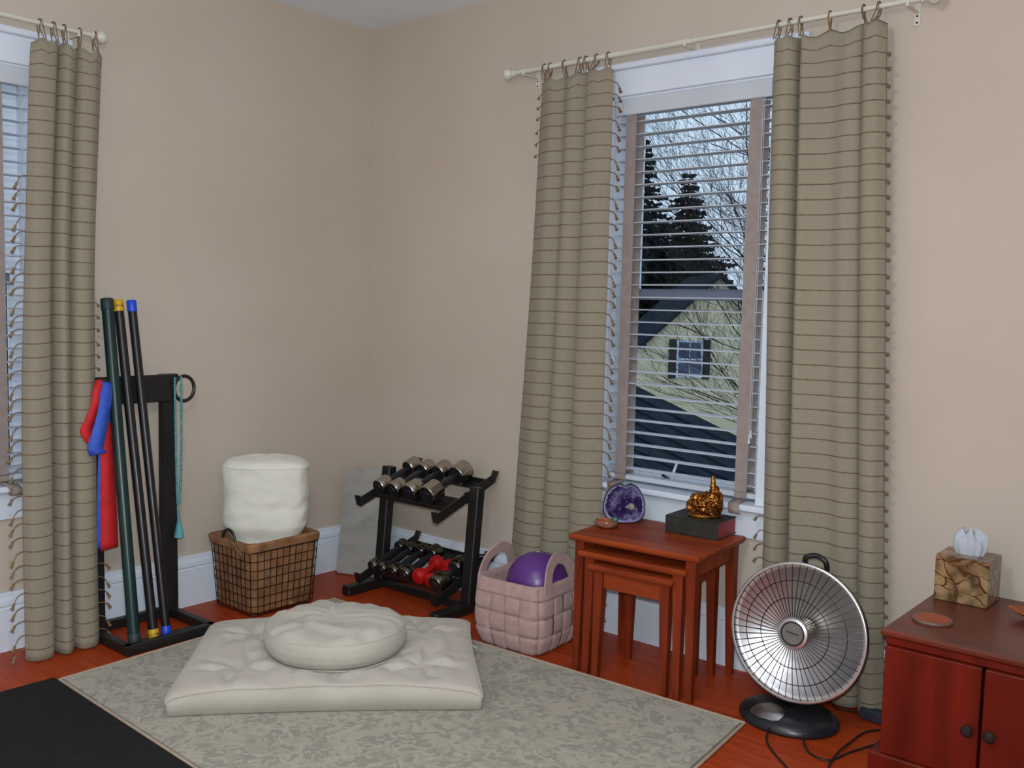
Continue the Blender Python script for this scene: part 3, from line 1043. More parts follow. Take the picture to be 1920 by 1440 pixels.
# ================================================================== stand with exercise bars
stand = thing('bar_stand', 'black wooden stand with a tray base and ring hooks by the left curtain', 'stand', (0.21, -1.275, 0))
X0, X1, Y0, Y1 = 0.045, 0.385, -1.462, -1.092
for nm, p0, p1 in (('base_rail', (X1 - 0.016, Y0, 0.020), (X1 - 0.016, Y1, 0.020)), ('base_rail', (X0 + 0.016, Y0, 0.020), (X0 + 0.016, Y1, 0.020)),
                   ('base_rail', (X0, Y0 + 0.016, 0.020), (X1, Y0 + 0.016, 0.020)), ('base_rail', (X0, Y1 - 0.016, 0.020), (X1, Y1 - 0.016, 0.020))):
    MB().beam(p0, p1, 0.030, 0.038, 0.003).build(nm, 'black_wood', stand, world=True)
MB().box((0.325, -1.277, 0.008), (0.100, 0.330, 0.012), 0.002).build('base_shelf', 'black_wood', stand, world=True)
for y in (-1.425, -1.118):
    MB().taper((0.078, y, 0.030), (0.074, y, 0.990), (0.040, 0.062), (0.036, 0.052)).build('upright', 'black_wood', stand, world=True)
MB().box((0.098, -1.2715, 0.940), (0.022, 0.342, 0.106), 0.003).build('crossbar', 'black_wood', stand, world=True)
MB().box((0.074, -1.113, 0.985), (0.044, 0.070, 0.016), 0.003).build('upright_cap', 'black_wood', stand, world=True)
ring = [(0.115, -1.066 + 0.044 * math.cos(t), 0.935 + 0.050 * math.sin(t)) for t in [2 * PI * k / 28 for k in range(28)]]
MB().tube(ring, 0.0072, 8, closed=True).build('ring_hook', 'black_metal', stand, smooth=SM, world=True)
ring = [(0.122 + 0.006 * math.cos(t), -1.392 + 0.036 * math.cos(t), 0.935 + 0.046 * math.sin(t)) for t in [2 * PI * k / 28 for k in range(28)]]
MB().tube(ring, 0.0072, 8, closed=True).build('ring_hook', 'black_metal', stand, smooth=SM, world=True)

def bar(label, foot, head, r, body, cap_t, cap_b, band=None):
    f, h = Vector(foot), Vector(head)
    d = (h - f).normalized()
    root = thing('exercise_bar', label, 'exercise bar', foot, 0, 'weighted exercise bars')
    o = lambda t: f + d * t
    L = (h - f).length
    MB().cyl(o(0.028), o(L - 0.028), r, n=20).build('shaft', body, root, smooth=SM, world=True)
    for c, a0, a1 in ((cap_b, 0.0, 0.045), (cap_t, L - 0.045, L)):
        MB().tube([o(a0), o(a0 + 0.003), o(a1 - 0.003), o(a1)], [r * 1.0, r * 1.10, r * 1.10, r * 1.0], 20).build('end_cap', c, root, smooth=SM, world=True)
    if band:
        for a0 in (L - 0.040, 0.010):
            MB().cyl(o(a0 + 0.010), o(a0 + 0.020), r * 1.13, n=20).build('printed_band', band, root, smooth=SM, world=True)
    return root
MAT['yellow_dark'] = M('dark_print', srgb(120, 92, 14), 0.5, col2=srgb(190, 150, 20), scale=120, stretch=(1, 1, 0.3), lo=0.45, hi=0.55)
bar('thick dark green exercise bar leaning on the black stand', (0.335, -1.402, 0.0165), (0.067, -1.358, 1.288), 0.0215, 'green_bar', 'green_cap', 'green_cap')
bar('black exercise bar with yellow end caps, the middle of three', (0.340, -1.328, 0.0165), (0.063, -1.313, 1.284), 0.0175, 'black_bar', 'yellow', 'yellow', 'yellow_dark')
bar('black exercise bar with blue end caps on the stand', (0.340, -1.277, 0.0165), (0.062, -1.258, 1.283), 0.0165, 'black_bar', 'blue', 'blue')

# strap hung through the left ring: red long tails, blue fold
strap = thing('stretch_strap', 'red and blue stretching strap hanging from the stand beside the curtain', 'strap', (0.13, -1.40, 0.34))
def ribbon(name, mat, pts, w0, w1, parent, th=0.0022):
    """pts: (x,y,z) centre line; widths along y."""
    c = spline(pts, 8)
    m = MB()
    vs, fs = [], []
    k = len(c)
    for i, p in enumerate(c):
        t = i / (k - 1)
        w = w0 + (w1 - w0) * t
        vs.append((p.x, p.y - w / 2, p.z))
        vs.append((p.x + 0.003 * math.sin(t * 9), p.y + w / 2, p.z + 0.010 * math.sin(t * 7)))
    for i in range(k - 1):
        fs.append((2 * i, 2 * i + 1, 2 * i + 3, 2 * i + 2))
    o = m.add(vs, fs).build(name, mat, parent, smooth=SM, world=True)
    return solidify(o, th)
ribbon('red_tail', 'red_felt', [(0.126, -1.406, 0.955), (0.142, -1.408, 0.86), (0.158, -1.408, 0.70), (0.158, -1.407, 0.52), (0.158, -1.405, 0.345)], 0.040, 0.068, strap)
ribbon('blue_tail', 'blue_felt', [(0.140, -1.404, 0.955), (0.147, -1.412, 0.78), (0.149, -1.418, 0.55), (0.150, -1.417, 0.352)], 0.036, 0.066, strap)
# loose loop swinging out to the left
ribbon('red_loop', 'red_felt', [(0.126, -1.420, 0.985), (0.146, -1.438, 0.955), (0.158, -1.450, 0.90), (0.163, -1.474, 0.845), (0.164, -1.492, 0.808), (0.163, -1.476, 0.772), (0.162, -1.456, 0.748)], 0.030, 0.052, strap)
ribbon('blue_fold', 'blue_felt', [(0.138, -1.404, 0.978), (0.158, -1.411, 0.935), (0.172, -1.428, 0.865), (0.180, -1.452, 0.79), (0.181, -1.466, 0.745), (0.176, -1.452, 0.712)], 0.040, 0.066, strap)

mala = thing('mala_beads', 'turquoise bead string with a tassel hanging on the stand', 'beads', (0.112, -1.10, 0.34))
m = MB()
path = []
for t in range(0, 61):
    a = t / 60
    path.append((0.124, -1.112 + 0.008 * a * a, 0.978 - a * 0.505))
for t in range(0, 61):
    a = t / 60
    path.append((0.124, -1.084 - 0.010 * (1 - a) ** 3, 0.475 + a * 0.505))
for p in path:
    m.ball(p, 0.0054, 1)
o = m.build('beads', 'turq', mala, smooth=SM, world=True)
o['kind'] = 'stuff'
MB().tube([(0.124, -1.098, 0.478), (0.124, -1.098, 0.420)], 0.0025, 6).build('cord', 'turq', mala, world=True)
m = MB().lathe([(0.0, 0.092), (0.006, 0.090), (0.007, 0.078), (0.0055, 0.072), (0.011, 0.050), (0.020, 0.0), (0.016, -0.002), (0.0, 0.0)], 18, (0.126, -1.099, 0.335))
m.build('tassel', 'turq_tassel', mala, smooth=SM, world=True)

# ================================================================== wire basket, bolster, slab
basket = thing('wire_basket', 'wire basket with brown canvas liner and twine by the baseboard', 'basket', (0.196, -0.737, 0))
BW, BD, BH = 0.146, 0.164, 0.305
def rrect(w, d, r, n=6):
    pts = []
    for cx, cy, a0 in ((w - r, d - r, 0), (-w + r, d - r, 90), (-w + r, -d + r, 180), (w - r, -d + r, 270)):
        for k in range(n + 1):
            a = math.radians(a0 + 90 * k / n)
            pts.append((cx + r * math.cos(a), cy + r * math.sin(a)))
    return pts
def ring_at(z, grow=0.0):
    f = 0.93 + 0.12 * (z / BH)
    return [(x, y, z) for x, y in rrect(BW * f + grow, BD * f + grow, 0.035)]
m = MB()
for k in range(8):
    z = 0.004 + 0.266 * k / 7
    m.tube(ring_at(z, 0.006), 0.0019, 5, closed=True)
m.tube(ring_at(0.282, 0.006), 0.003, 6, closed=True)
lo, hi = ring_at(0.004, 0.006), ring_at(0.282, 0.006)
def resample(r, n):
    r = [Vector(p) for p in r]
    L = [0]
    for a, b in zip(r, r[1:] + r[:1]):
        L.append(L[-1] + (b - a).length)
    out = []
    for i in range(n):
        t = L[-1] * i / n
        k = max(j for j in range(len(L)) if L[j] <= t + 1e-9)
        k = min(k, len(r) - 1)
        a, b = r[k], r[(k + 1) % len(r)]
        out.append(a.lerp(b, (t - L[k]) / max(1e-9, L[k + 1] - L[k])))
    return out
for a, b in zip(resample(lo, 40), resample(hi, 40)):
    m.tube([a, b], 0.0017, 5)
for k in range(-4, 5):
    m.tube([(-BW * 0.93, k * 0.030, 0.003), (BW * 0.93, k * 0.030, 0.003)], 0.0016, 5)
m.build('wire_frame', 'wire', basket, smooth=SM)
m = MB()
n = len(ring_at(0))
rows = [(0.010, -0.010), (0.012, -0.004), (0.03, -0.001), (0.10, 0.001), (0.20, 0.001), (0.268, 0.001), (0.274, 0.010), (0.300, 0.012), (0.309, 0.006), (0.308, -0.002), (0.295, -0.006), (0.20, -0.006), (0.04, -0.007)]
for z, g in rows:
    m.v.extend([(x + 0.003 * noise.noise(Vector((x * 30, y * 30, z * 20))), y + 0.003 * noise.noise(Vector((x * 30, y * 30, z * 20 + 5))), z + (0.012 * noise.noise(Vector((x * 18, y * 18, 3))) if z > 0.26 else 0)) for x, y, z in ring_at(z, g)])
for r in range(len(rows) - 1):
    for i in range(n):
        j = (i + 1) % n
        m.f.append((r * n + i, r * n + j, (r + 1) * n + j, (r + 1) * n + i))
m.f.append(tuple(range(n)))
m.build('liner', 'burlap', basket, smooth=SM)
def handle(y):
    sgn = 1 if y > 0 else -1
    pts = [(-0.044, y, 0.270), (-0.044, y + sgn * 0.004, 0.305), (-0.030, y + sgn * 0.006, 0.335), (0.0, y + sgn * 0.007, 0.347), (0.030, y + sgn * 0.006, 0.335), (0.044, y + sgn * 0.004, 0.305), (0.044, y, 0.270)]
    MB().tube(spline(pts, 5), 0.0062, 8).build('handle', 'knob', basket, smooth=SM)
handle(-0.172)
handle(0.172)
m = MB()
for pts in ([(-0.05, -0.175, 0.300), (-0.02, -0.183, 0.292), (0.02, -0.184, 0.288), (0.055, -0.184, 0.285)],
            [(0.055, -0.184, 0.285), (0.075, -0.186, 0.300), (0.088, -0.186, 0.287), (0.055, -0.184, 0.283)],
            [(0.055, -0.184, 0.285), (0.040, -0.188, 0.305), (0.022, -0.188, 0.300), (0.055, -0.184, 0.285)],
            [(0.055, -0.184, 0.285), (0.072, -0.186, 0.262), (0.070, -0.184, 0.238)], [(0.055, -0.184, 0.285), (0.086, -0.182, 0.266), (0.095, -0.178, 0.246)]):
    m.tube(spline(pts, 5), 0.0026, 5)
m.build('twine_bow', 'twine', basket, smooth=SM)

# the bolster: a thick rolled cushion standing on end in the basket
bol = thing('bolster_pillow', 'plump ivory bolster pillow standing in the wire basket', 'pillow', (0.205, -0.738, 0.014), math.radians(45))
m = MB()
rows = []
HB = 0.628
NZ, NA = 64, 72
def bol_pt(a, z):
    t = z / HB
    e = 2.8
    ca, sa = math.cos(a), math.sin(a)
    r = 1 / ((abs(ca) ** e + abs(sa) ** e) ** (1 / e))
    squeeze = 1.0 if z > 0.335 else 1.0 - 0.22 * min(1, (0.335 - z) / 0.06)
    sh = 1.0
    if t > 0.90:
        q = (t - 0.90) / 0.10
        sh = math.sqrt(max(0, 1 - (q * 0.96) ** 2.6)) * 0.25 + 0.75 * (1 - q ** 5 * 0.92)
    w = 0.014 * fbm((ca * 2.0, sa * 2.0, z * 13), 1, 4) + 0.0028 * math.sin(z * 70 + 4 * noise.noise(Vector((ca * 1.5, sa * 1.5, z * 3)))) * max(0, 1 - abs(t - 0.66) / 0.14)
    w += 0.007 * noise.noise(Vector((a * 4.2, z * 4, 3))) * max(0, (t - 0.75) * 4)
    x = (0.176 * r * ca) * sh * squeeze + ca * w
    y = (0.112 * r * sa) * sh * squeeze + sa * w
    return (x, y, z + 0.006 * noise.noise(Vector((ca * 2, sa * 2, 1))) * t)
for j in range(NZ + 1):
    z = HB * (1 - (1 - j / NZ) ** 1.5)
    m.v.extend([bol_pt(2 * PI * i / NA, z) for i in range(NA)])
for j in range(NZ):
    for i in range(NA):
        k = (i + 1) % NA
        m.f.append((j * NA + i, j * NA + k, (j + 1) * NA + k, (j + 1) * NA + i))
m.f.append(tuple(reversed(range(NA))))
m.v.append((0, 0, HB + 0.002))
for i in range(NA):
    m.f.append((NZ * NA + i, NZ * NA + (i + 1) % NA, len(m.v) - 1))
m.build('cover', 'ivory', bol, smooth=3.14)
ring = [Vector(bol_pt(2 * PI * i / 60, HB * 0.93)) * 1.0 for i in range(60)]
MB().tube([(p.x * 1.012, p.y * 1.012, p.z) for p in ring], 0.0024, 5, closed=True).build('seam', 'ivory', bol, smooth=SM)

# marble slab leaning in the corner behind the rack
q = [Vector((0.064, -0.236, 0.0)), Vector((0.296, -0.140, 0.0)), Vector((0.250, -0.048, 0.516)), Vector((0.032, -0.150, 0.486))]
nrm = (q[1] - q[0]).cross(q[3] - q[0]).normalized()
if nrm.z > 0 and nrm.y > 0:
    nrm = -nrm
m = MB()
outline = []
for i in range(4):
    a, b, c = q[i - 1], q[i], q[(i + 1) % 4]
    r = 0.022
    p0 = b + (a - b).normalized() * r
    p2 = b + (c - b).normalized() * r
    for k in range(5):
        t = k / 4
        outline.append(p0 * (1 - t) ** 2 + b * 2 * t * (1 - t) + p2 * t * t)
n = len(outline)
m.v = [tuple(p + nrm * 0.009) for p in outline] + [tuple(p - nrm * 0.009) for p in outline]
m.f = [tuple(range(n)), tuple(reversed(range(n, 2 * n)))] + [(i, (i + 1) % n, n + (i + 1) % n, n + i) for i in range(n)]
lowest = min(p[2] for p in m.v)
m.v = [(p[0], p[1], p[2] - lowest + 0.0008) for p in m.v]
o = m.build('marble_slab', 'slab', None, loc=(0.16, -0.15, 0))
tag(o, 'grey marble slab leaning in the room corner behind the dumbbell rack', 'slab')

# ================================================================== dumbbell rack
MAT['maroon'] = M('maroon_vinyl', srgb(122, 26, 32), 0.4, col2=srgb(98, 20, 26), scale=20)
rack = thing('dumbbell_rack', 'black two-tier metal dumbbell rack in the corner', 'rack', (0.645, -0.22, 0))
PL, PR = 0.372, 0.918
def shelf_z(y, base):            # both tiers slope down to the front
    return base + (y + 0.40) * 0.36
TOP, LOW = 0.415, 0.068
for x, zt in ((PL, 0.552), (PR, 0.530)):
    MB().beam((x, -0.232, 0.040), (x, -0.186, zt), 0.052, 0.046, 0.004, up=(0, 1, 0)).build('post', 'black_metal', rack, world=True)
    MB().beam((x, -0.440, 0.022), (x, -0.045, 0.022), 0.050, 0.042, 0.005).build('foot', 'black_metal', rack, world=True)
for base, nm in ((TOP, 'upper'), (LOW, 'lower')):
    for x, sg in ((PL, -1), (PR, 1)):
        xx = x - sg * 0.036
        p0, p1 = Vector((xx, -0.395, shelf_z(-0.395, base))), Vector((xx, -0.050, shelf_z(-0.050, base)))
        m = MB()
        m.beam(p0, p1, 0.008, 0.040, 0.001)
        m.beam(p0 + Vector((0, 0.003, -0.012)), p0 + Vector((0, -0.010, 0.034)), 0.034, 0.006, 0.001, up=(0, 1, 0))
        m.beam(p1 + Vector((0, -0.003, -0.012)), p1 + Vector((0, 0.022, 0.036)), 0.034, 0.006, 0.001, up=(0, 1, 0))
        m.box((x - sg * 0.0295, -0.205, shelf_z(-0.205, base)), (0.011, 0.050, 0.046))
        m.build('shelf_arm', 'black_metal', rack, world=True)
    # two saddle rails carry the handles' heads
    for y, w in ((-0.262, 0.105), (-0.092, 0.058)):
        d = Vector((0, 1, 0.36)).normalized()
        c0 = Vector((PL + 0.034, y, shelf_z(y, base) - 0.010))
        c1 = Vector((PR - 0.034, y, shelf_z(y, base) - 0.010))
        MB().beam(c0, c1, w, 0.006, 0.001, up=(0, -0.36, 1)).build('shelf_rail', 'black_metal', rack, world=True)
        lip = d * (-w / 2 if y < -0.2 else w / 2)
        MB().beam(c0 + lip + Vector((0, 0, 0.006)), c1 + lip + Vector((0, 0, 0.006)), 0.004, 0.022, 0.001, up=(0, -0.36, 1)).build('shelf_lip', 'black_metal', rack, world=True)
MB().beam((PL, -0.235, 0.022), (PR, -0.235, 0.022), 0.030, 0.026, 0.003).build('tie_bar', 'black_metal', rack, world=True)

DIR = Vector((0, 1, 0.36)).normalized()
def dumbbell(label, x, base, r, L, head, y0=-0.306, group='chrome dumbbells on the rack', metal='chrome', face='black_plastic', grip='black_plastic', yaw=0.0, lift=0.0):
    """Round-headed dumbbell lying across a tier; axis runs back and up along the slope."""
    d = (Matrix.Rotation(yaw, 3, 'Z') @ DIR).normalized()
    up = Vector((0, -0.36, 1)).normalized()
    f = Vector((x, y0, shelf_z(y0, base) - 0.004)) + up * (r + lift)
    root = thing('dumbbell', label, 'dumbbell', tuple(f), 0, group)
    o = lambda t: f + d * t
    for a, b, s in ((0, head, 1), (L - head, L, -1)):
        MB().tube([o(a), o(a + 0.005), o(b - 0.005), o(b)], [r * 0.90, r, r, r * 0.90], 28, caps=False).build('head', metal, root, smooth=SM, world=True)
        MB().tube([o(a + 0.0012), o(a + 0.0032)], [r * 0.93, r * 0.95], 28).build('end_face', face, root, smooth=SM, world=True)
        MB().tube([o(b - 0.0012), o(b - 0.0032)], [r * 0.93, r * 0.95], 28).build('end_face', face, root, smooth=SM, world=True)
        t0 = a if s > 0 else b
        MB().lathe([(0.0, 0.0035), (r * 0.40, 0.0035), (r * 0.46, 0.001), (r * 0.46, -0.003)], 20, tuple(o(t0) - d * s * 0.0005), tuple(-d * s)).build('end_boss', face, root, smooth=SM, world=True)
    pts, rr = [], []
    for k in range(13):
        t = head - 0.002 + (L - 2 * head + 0.004) * k / 12
        pts.append(o(t))
        rr.append(0.0125 + 0.004 * math.sin(PI * k / 12))
    MB().tube(pts, rr, 16).build('handle', grip, root, smooth=SM, world=True)
    return root
UP = ((0.446, 0.0370, 0.250, 0.062, 'first of four chrome dumbbells on the upper tier, nearest the post'),
      (0.538, 0.0370, 0.250, 0.062, 'second of four chrome dumbbells on the upper tier'),
      (0.638, 0.0405, 0.256, 0.068, 'third of four chrome dumbbells on the upper tier'),
      (0.750, 0.0450, 0.262, 0.074, 'largest chrome dumbbell at the right end of the upper tier row'))
for x, r, L, hd, lb in UP:
    dumbbell(lb, x, TOP, r, L, hd)
LO = ((0.428, 0.0300, 0.215, 0.046, 'first of four small chrome dumbbells on the lower tier, nearest the marble slab'),
      (0.490, 0.0285, 0.215, 0.044, 'second of four small chrome dumbbells on the lower tier'),
      (0.560, 0.0310, 0.220, 0.048, 'third of four small chrome dumbbells on the lower tier'),
      (0.636, 0.0340, 0.226, 0.052, 'small chrome dumbbell on the lower tier beside the red weights'))
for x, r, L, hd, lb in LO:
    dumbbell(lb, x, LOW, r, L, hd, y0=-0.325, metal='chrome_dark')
def vinyl_dumbbell(label, x, base, r, L, y0, lift=0.0):
    up = Vector((0, -0.36, 1)).normalized()
    f = Vector((x, y0, shelf_z(y0, base) - 0.004)) + up * (r + lift)
    root = thing('dumbbell', label, 'dumbbell', tuple(f), 0, 'red vinyl dumbbells on the rack')
    o = lambda t: f + DIR * t
    for a in (0.0, L - r * 1.5):
        prof = [(0.55, 0.0), (0.86, 0.10), (1.0, 0.35), (1.0, 0.65), (0.86, 0.90), (0.50, 1.0)]
        MB().tube([o(a + k * r * 1.5) for _, k in prof], [r * q_ for q_, _ in prof], 24).build('head', 'red_vinyl', root, smooth=SM, world=True)
    MB().tube([o(r * 1.3), o(L / 2), o(L - r * 1.3)], [0.013, 0.015, 0.013], 14).build('handle', 'red_vinyl', root, smooth=SM, world=True)
vinyl_dumbbell('red vinyl dumbbell on the lower tier next to the chrome ones', 0.712, LOW, 0.035, 0.160, -0.326)
vinyl_dumbbell('red vinyl dumbbell half hidden by the big chrome one', 0.782, LOW, 0.032, 0.160, -0.326)
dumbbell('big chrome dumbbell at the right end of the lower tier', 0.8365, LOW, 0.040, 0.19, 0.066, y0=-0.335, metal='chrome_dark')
# one more small weight lies across the back of the lower tier
f = Vector((0.800, -0.122, 0.200))
dd = Vector((0.76, 0.65, 0.0)).normalized()
root = thing('dumbbell', 'small dark red dumbbell behind the right post of the rack', 'dumbbell', tuple(f), 0)
for a, b in ((0.0, 0.034), (0.080, 0.112)):
    MB().tube([f + dd * a, f + dd * (a + 0.004), f + dd * (b - 0.004), f + dd * b], [0.020, 0.024, 0.024, 0.020], 22).build('head', 'maroon', root, smooth=SM, world=True)
MB().cyl(f + dd * 0.03, f + dd * 0.085, 0.012, n=14).build('handle', 'black_plastic', root, smooth=SM, world=True)

# ================================================================== felt basket and ball
bag = thing('felt_basket', 'pink woven felt basket with looped handles holding the purple ball', 'basket', (1.312, -0.312, 0.0), math.radians(5))
SB, HBAG = 0.150, 0.268
def bag_xy(t, z, n):
    """Point on the rounded-square wall; t in 0..4 (one unit per face), n outward offset."""
    f = 0.90 + 0.10 * min(1, z / 0.06)
    bulge = 0.010 * math.sin(PI * min(1, z / HBAG))
    R = SB * f + bulge + n
    face = int(t) % 4
    u = (t - int(t)) * 2 - 1
    rc = 0.035
    # rounded square: parametrize by side, blending corners
    x = max(-1, min(1, u))
    e = 7.0
    ang = math.atan2(math.tan(x * PI / 4), 1)
    r = R / ((abs(math.cos(ang)) ** e + abs(math.sin(ang)) ** e) ** (1 / e))
    a = ang + face * PI / 2
    return (r * math.cos(a), r * math.sin(a))
NST = 4                       # upright strips on each face
ROWS = 3                      # strips round the body
rowh = 0.214 / ROWS
m = MB()
m.grid(lambda u, v: (*bag_xy(u * 4 % 4 if u < 1 else 3.99999, 0.002 + v * (HBAG - 0.006), -0.008), 0.002 + v * (HBAG - 0.006)), 64, 10)
m.v.extend([(*bag_xy(i / 16, 0.003, -0.008), 0.003) for i in range(64)])
m.f.append(tuple(range(len(m.v) - 64, len(m.v))))
solidify(m.build('lining', 'pink', bag, smooth=3.14), 0.004)
amp = 0.0042
for k in range(ROWS):
    z0, z1 = 0.002 + k * rowh, 0.002 + (k + 1) * rowh
    m = MB()
    def wv(u, v, k=k, z0=z0, z1=z1):
        t = (u * 4) % 4 if u < 0.99999 else 0.0
        z = z0 + 0.0015 + v * (z1 - z0 - 0.003)
        w = math.sin(t * NST * PI + (k % 2) * PI)
        w = math.copysign(min(1, abs(w) * 1.8), w)
        ed = 0.0022 * (abs(v * 2 - 1) ** 4)
        return (*bag_xy(t, z, w * amp - ed), z)
    m.grid(wv, 128, 4)
    solidify(m.build('woven_strip', 'pink', bag, smooth=3.14), 0.003)
for face in range(4):
    for j in range(NST):
        m = MB()
        def up(u, v, face=face, j=j):
            t = face + (j + 0.03 + u * 0.94) / NST
            z = 0.002 + v * 0.228
            rowp = (z - 0.002) / rowh
            w = -math.sin((j + 0.5) * PI + 0) * 0
            s = 1 if (j + int(min(rowp, ROWS - 0.01)) + face * NST) % 2 else -1
            w = s * min(1, 1.8 * abs(math.sin(rowp * PI)))
            ed = 0.0022 * (abs(u * 2 - 1) ** 4)
            return (*bag_xy(t, z, w * amp - ed), z)
        m.grid(up, 4, 50)
        solidify(m.build('woven_strip', 'pink', bag, smooth=3.14), 0.003)
m = MB()
def rim(u, v):
    t = (u * 4) % 4 if u < 0.99999 else 0.0
    z = 0.214 + v * (HBAG - 0.214) - 0.007 * math.sin((t % 1) * PI) * v
    return (*bag_xy(t, z, 0.0035 - 0.003 * v), z)
m.grid(rim, 96, 5)
solidify(m.build('rim_band', 'pink', bag, smooth=3.14), 0.004)
for sx in (-1, 1):
    pts = [(sx * 0.150, -0.105, 0.205), (sx * 0.153, -0.100, 0.262), (sx * 0.142, -0.072, 0.322), (sx * 0.132, -0.012, 0.350), (sx * 0.136, 0.052, 0.326), (sx * 0.148, 0.088, 0.266), (sx * 0.146, 0.094, 0.205)]
    c = spline(pts, 8)
    m = MB()
    vs, fs = [], []
    for i, p in enumerate(c):
        d = (c[min(i + 1, len(c) - 1)] - c[max(i - 1, 0)]).normalized()
        side = d.cross(Vector((sx, 0, 0.15))).normalized()
        out = side.cross(d).normalized()
        for a, b in ((-0.021, -0.0035), (0.021, -0.0035), (0.021, 0.0035), (-0.021, 0.0035)):
            q_ = p + Vector((sx * 1.0, 0, 0)) * 0 + out * b + Vector((0, 0, 0)) + side * 0 + Vector((sx * 0.0, 0, 0))
            w = Vector((1, 0, 0)) * a if abs(d.z) < 0.75 else side * a
            # strap stands on edge: broad side faces outwards
            w = side * a
            vs.append(q_ + w)
    k = len(c)
    for i in range(k - 1):
        for j in range(4):
            fs.append((i * 4 + j, i * 4 + (j + 1) % 4, (i + 1) * 4 + (j + 1) % 4, (i + 1) * 4 + j))
    fs += [(3, 2, 1, 0), tuple(range((k - 1) * 4, k * 4))]
    m.add(vs, fs).build('handle', 'pink', bag, smooth=SM)
ballo = thing('exercise_ball', 'purple exercise ball inside the pink felt basket', 'ball', (1.338, -0.292, 0.102))
b = MB().ball((1.338, -0.292, 0.229), 0.121, 4)
b.build('ball', 'purple', ballo, smooth=3.14, world=True)
MB().lathe([(0.0, 0.004), (0.006, 0.004), (0.008, 0.001), (0.008, -0.004)], 14, (1.338 - 0.004, -0.292 + 0.006, 0.3496)).build('plug', 'lavender', ballo, smooth=SM, world=True)
o = MB().box((1.222, -0.268, 0.118), (0.050, 0.120, 0.230), 0.006, (0, 0.10, 0.15), 2).build('foam_block', 'lavender', None, loc=(1.222, -0.268, 0.004))
tag(o, 'lavender foam block standing inside the pink felt basket', 'block')

# ================================================================== nest of three tables
TC = Vector((1.845, -0.258, 0))
TROT = math.radians(4.2)
def nest_table(label, w, d, h, yfront, apron):
    """Local frame: x along the front, y towards the wall."""
    root = thing('nesting_table', label, 'table', tuple(TC), TROT, 'nest of three tables')
    yc = yfront + d / 2
    prof = [(0.0, -0.022), (0.006, -0.022), (0.010, -0.016), (0.012, -0.006), (0.010, -0.002), (0.006, 0.0)]
    m = MB()
    rings = []
    for o, z in ((-0.004, h - 0.024), (0.006, h - 0.022), (0.012, h - 0.014), (0.012, h - 0.005), (0.008, h)):
        rings.append([(sx * (w / 2 - 0.012 + o), yc + sy * (d / 2 - 0.012 + o), z) for sx, sy in ((-1, -1), (1, -1), (1, 1), (-1, 1))])
    vs = [p for r in rings for p in r]
    fs = [(3, 2, 1, 0), tuple(range(16, 20))]
    for r in range(4):
        for i in range(4):
            j = (i + 1) % 4
            fs.append((r * 4 + i, r * 4 + j, r * 4 + 4 + j, r * 4 + 4 + i))
    m.add(vs, fs).build('table_top', 'cherry', root)
    lx, ly = w / 2 - 0.036, d / 2 - 0.036
    for sx in (-1, 1):
        for sy in (-1, 1):
            # legs taper on the inner faces only
            x1, y1 = sx * lx, yc + sy * ly
            m = MB().taper((x1 + sx * 0.007, y1 + sy * 0.007, 0.0), (x1, y1, h - 0.023), (0.022, 0.022), (0.036, 0.036))
            m.build('leg', 'cherry_v', root)
    if apron:
        MB().box((0, yc - ly - 0.002, h - 0.023 - apron / 2), (2 * lx - 0.034, 0.018, apron), 0.0015).build('front_apron', 'cherry', root)
    for sx in (-1, 1):
        MB().box((sx * lx, yc, h - 0.023 - 0.029), (0.018, 2 * ly - 0.034, 0.058), 0.0015).build('side_apron', 'cherry', root)
    MB().box((0, yc + ly, h - 0.023 - 0.022), (2 * lx - 0.034, 0.016, 0.044), 0.0015).build('back_rail', 'cherry', root)
    return root
nest_table('largest cherry nesting table holding the geode and book', 0.500, 0.385, 0.500, -0.188, 0)
nest_table('middle cherry nesting table tucked under the largest one', 0.412, 0.330, 0.447, -0.192, 0)
nest_table('smallest cherry nesting table, innermost with a deep front apron', 0.325, 0.290, 0.408, -0.200, 0.060)

def on_table(x, y):
    c_, s_ = math.cos(TROT), math.sin(TROT)
    return (TC.x + x * c_ - y * s_, TC.y + x * s_ + y * c_)

# geode: dark rind, pale agate rim, purple crystals in the hollow; cut face looks to the room
gx, gy = 1.640, -0.158
gd = thing('amethyst_geode', 'purple amethyst geode with dark rind on the table by the curtain', 'geode', (gx, gy, 0.5), math.radians(34))
outl = []
NG = 44
for k in range(NG):
    a = 2 * PI * k / NG
    x, z = math.cos(a), math.sin(a)
    rx = 0.074 * (1.0 - 0.14 * z) * (1.06 if x < 0 else 1.0)
    rz = 0.070
    e = 1 / ((abs(x) ** 2.5 + abs(z) ** 2.5) ** 0.4)
    j = 1 + 0.03 * noise.noise(Vector((x * 2, z * 2, 4.4)))
    px, pz = x * rx * e * j, z * rz * e * j
    if z > 0.6 and abs(x) < 0.25:
        pz -= 0.010 * (1 - abs(x) / 0.25)
    outl.append((px, pz + 0.072))
def lay_ring(sc, y, cz=0.072):
    return [(x * sc, y - (z - 0.0) * 0.0 + (z - cz) * 0.22, cz + (z - cz) * sc) for x, z in outl]
m = MB()
rings = [lay_ring(1.0, -0.030), lay_ring(1.03, -0.018), lay_ring(1.0, 0.010), lay_ring(0.80, 0.040), lay_ring(0.45, 0.058)]
vs = [p for r in rings for p in r]
fs = []
for r in range(len(rings) - 1):
    for i in range(NG):
        j = (i + 1) % NG
        fs.append((r * NG + i, r * NG + j, (r + 1) * NG + j, (r + 1) * NG + i))
fs.append(tuple(range((len(rings) - 1) * NG, len(rings) * NG)))
vs = [(p[0], p[1], max(p[2], 0.001)) for p in vs]
m.add(vs, fs).build('rind', 'geode_shell', gd, smooth=SM)
m = MB()
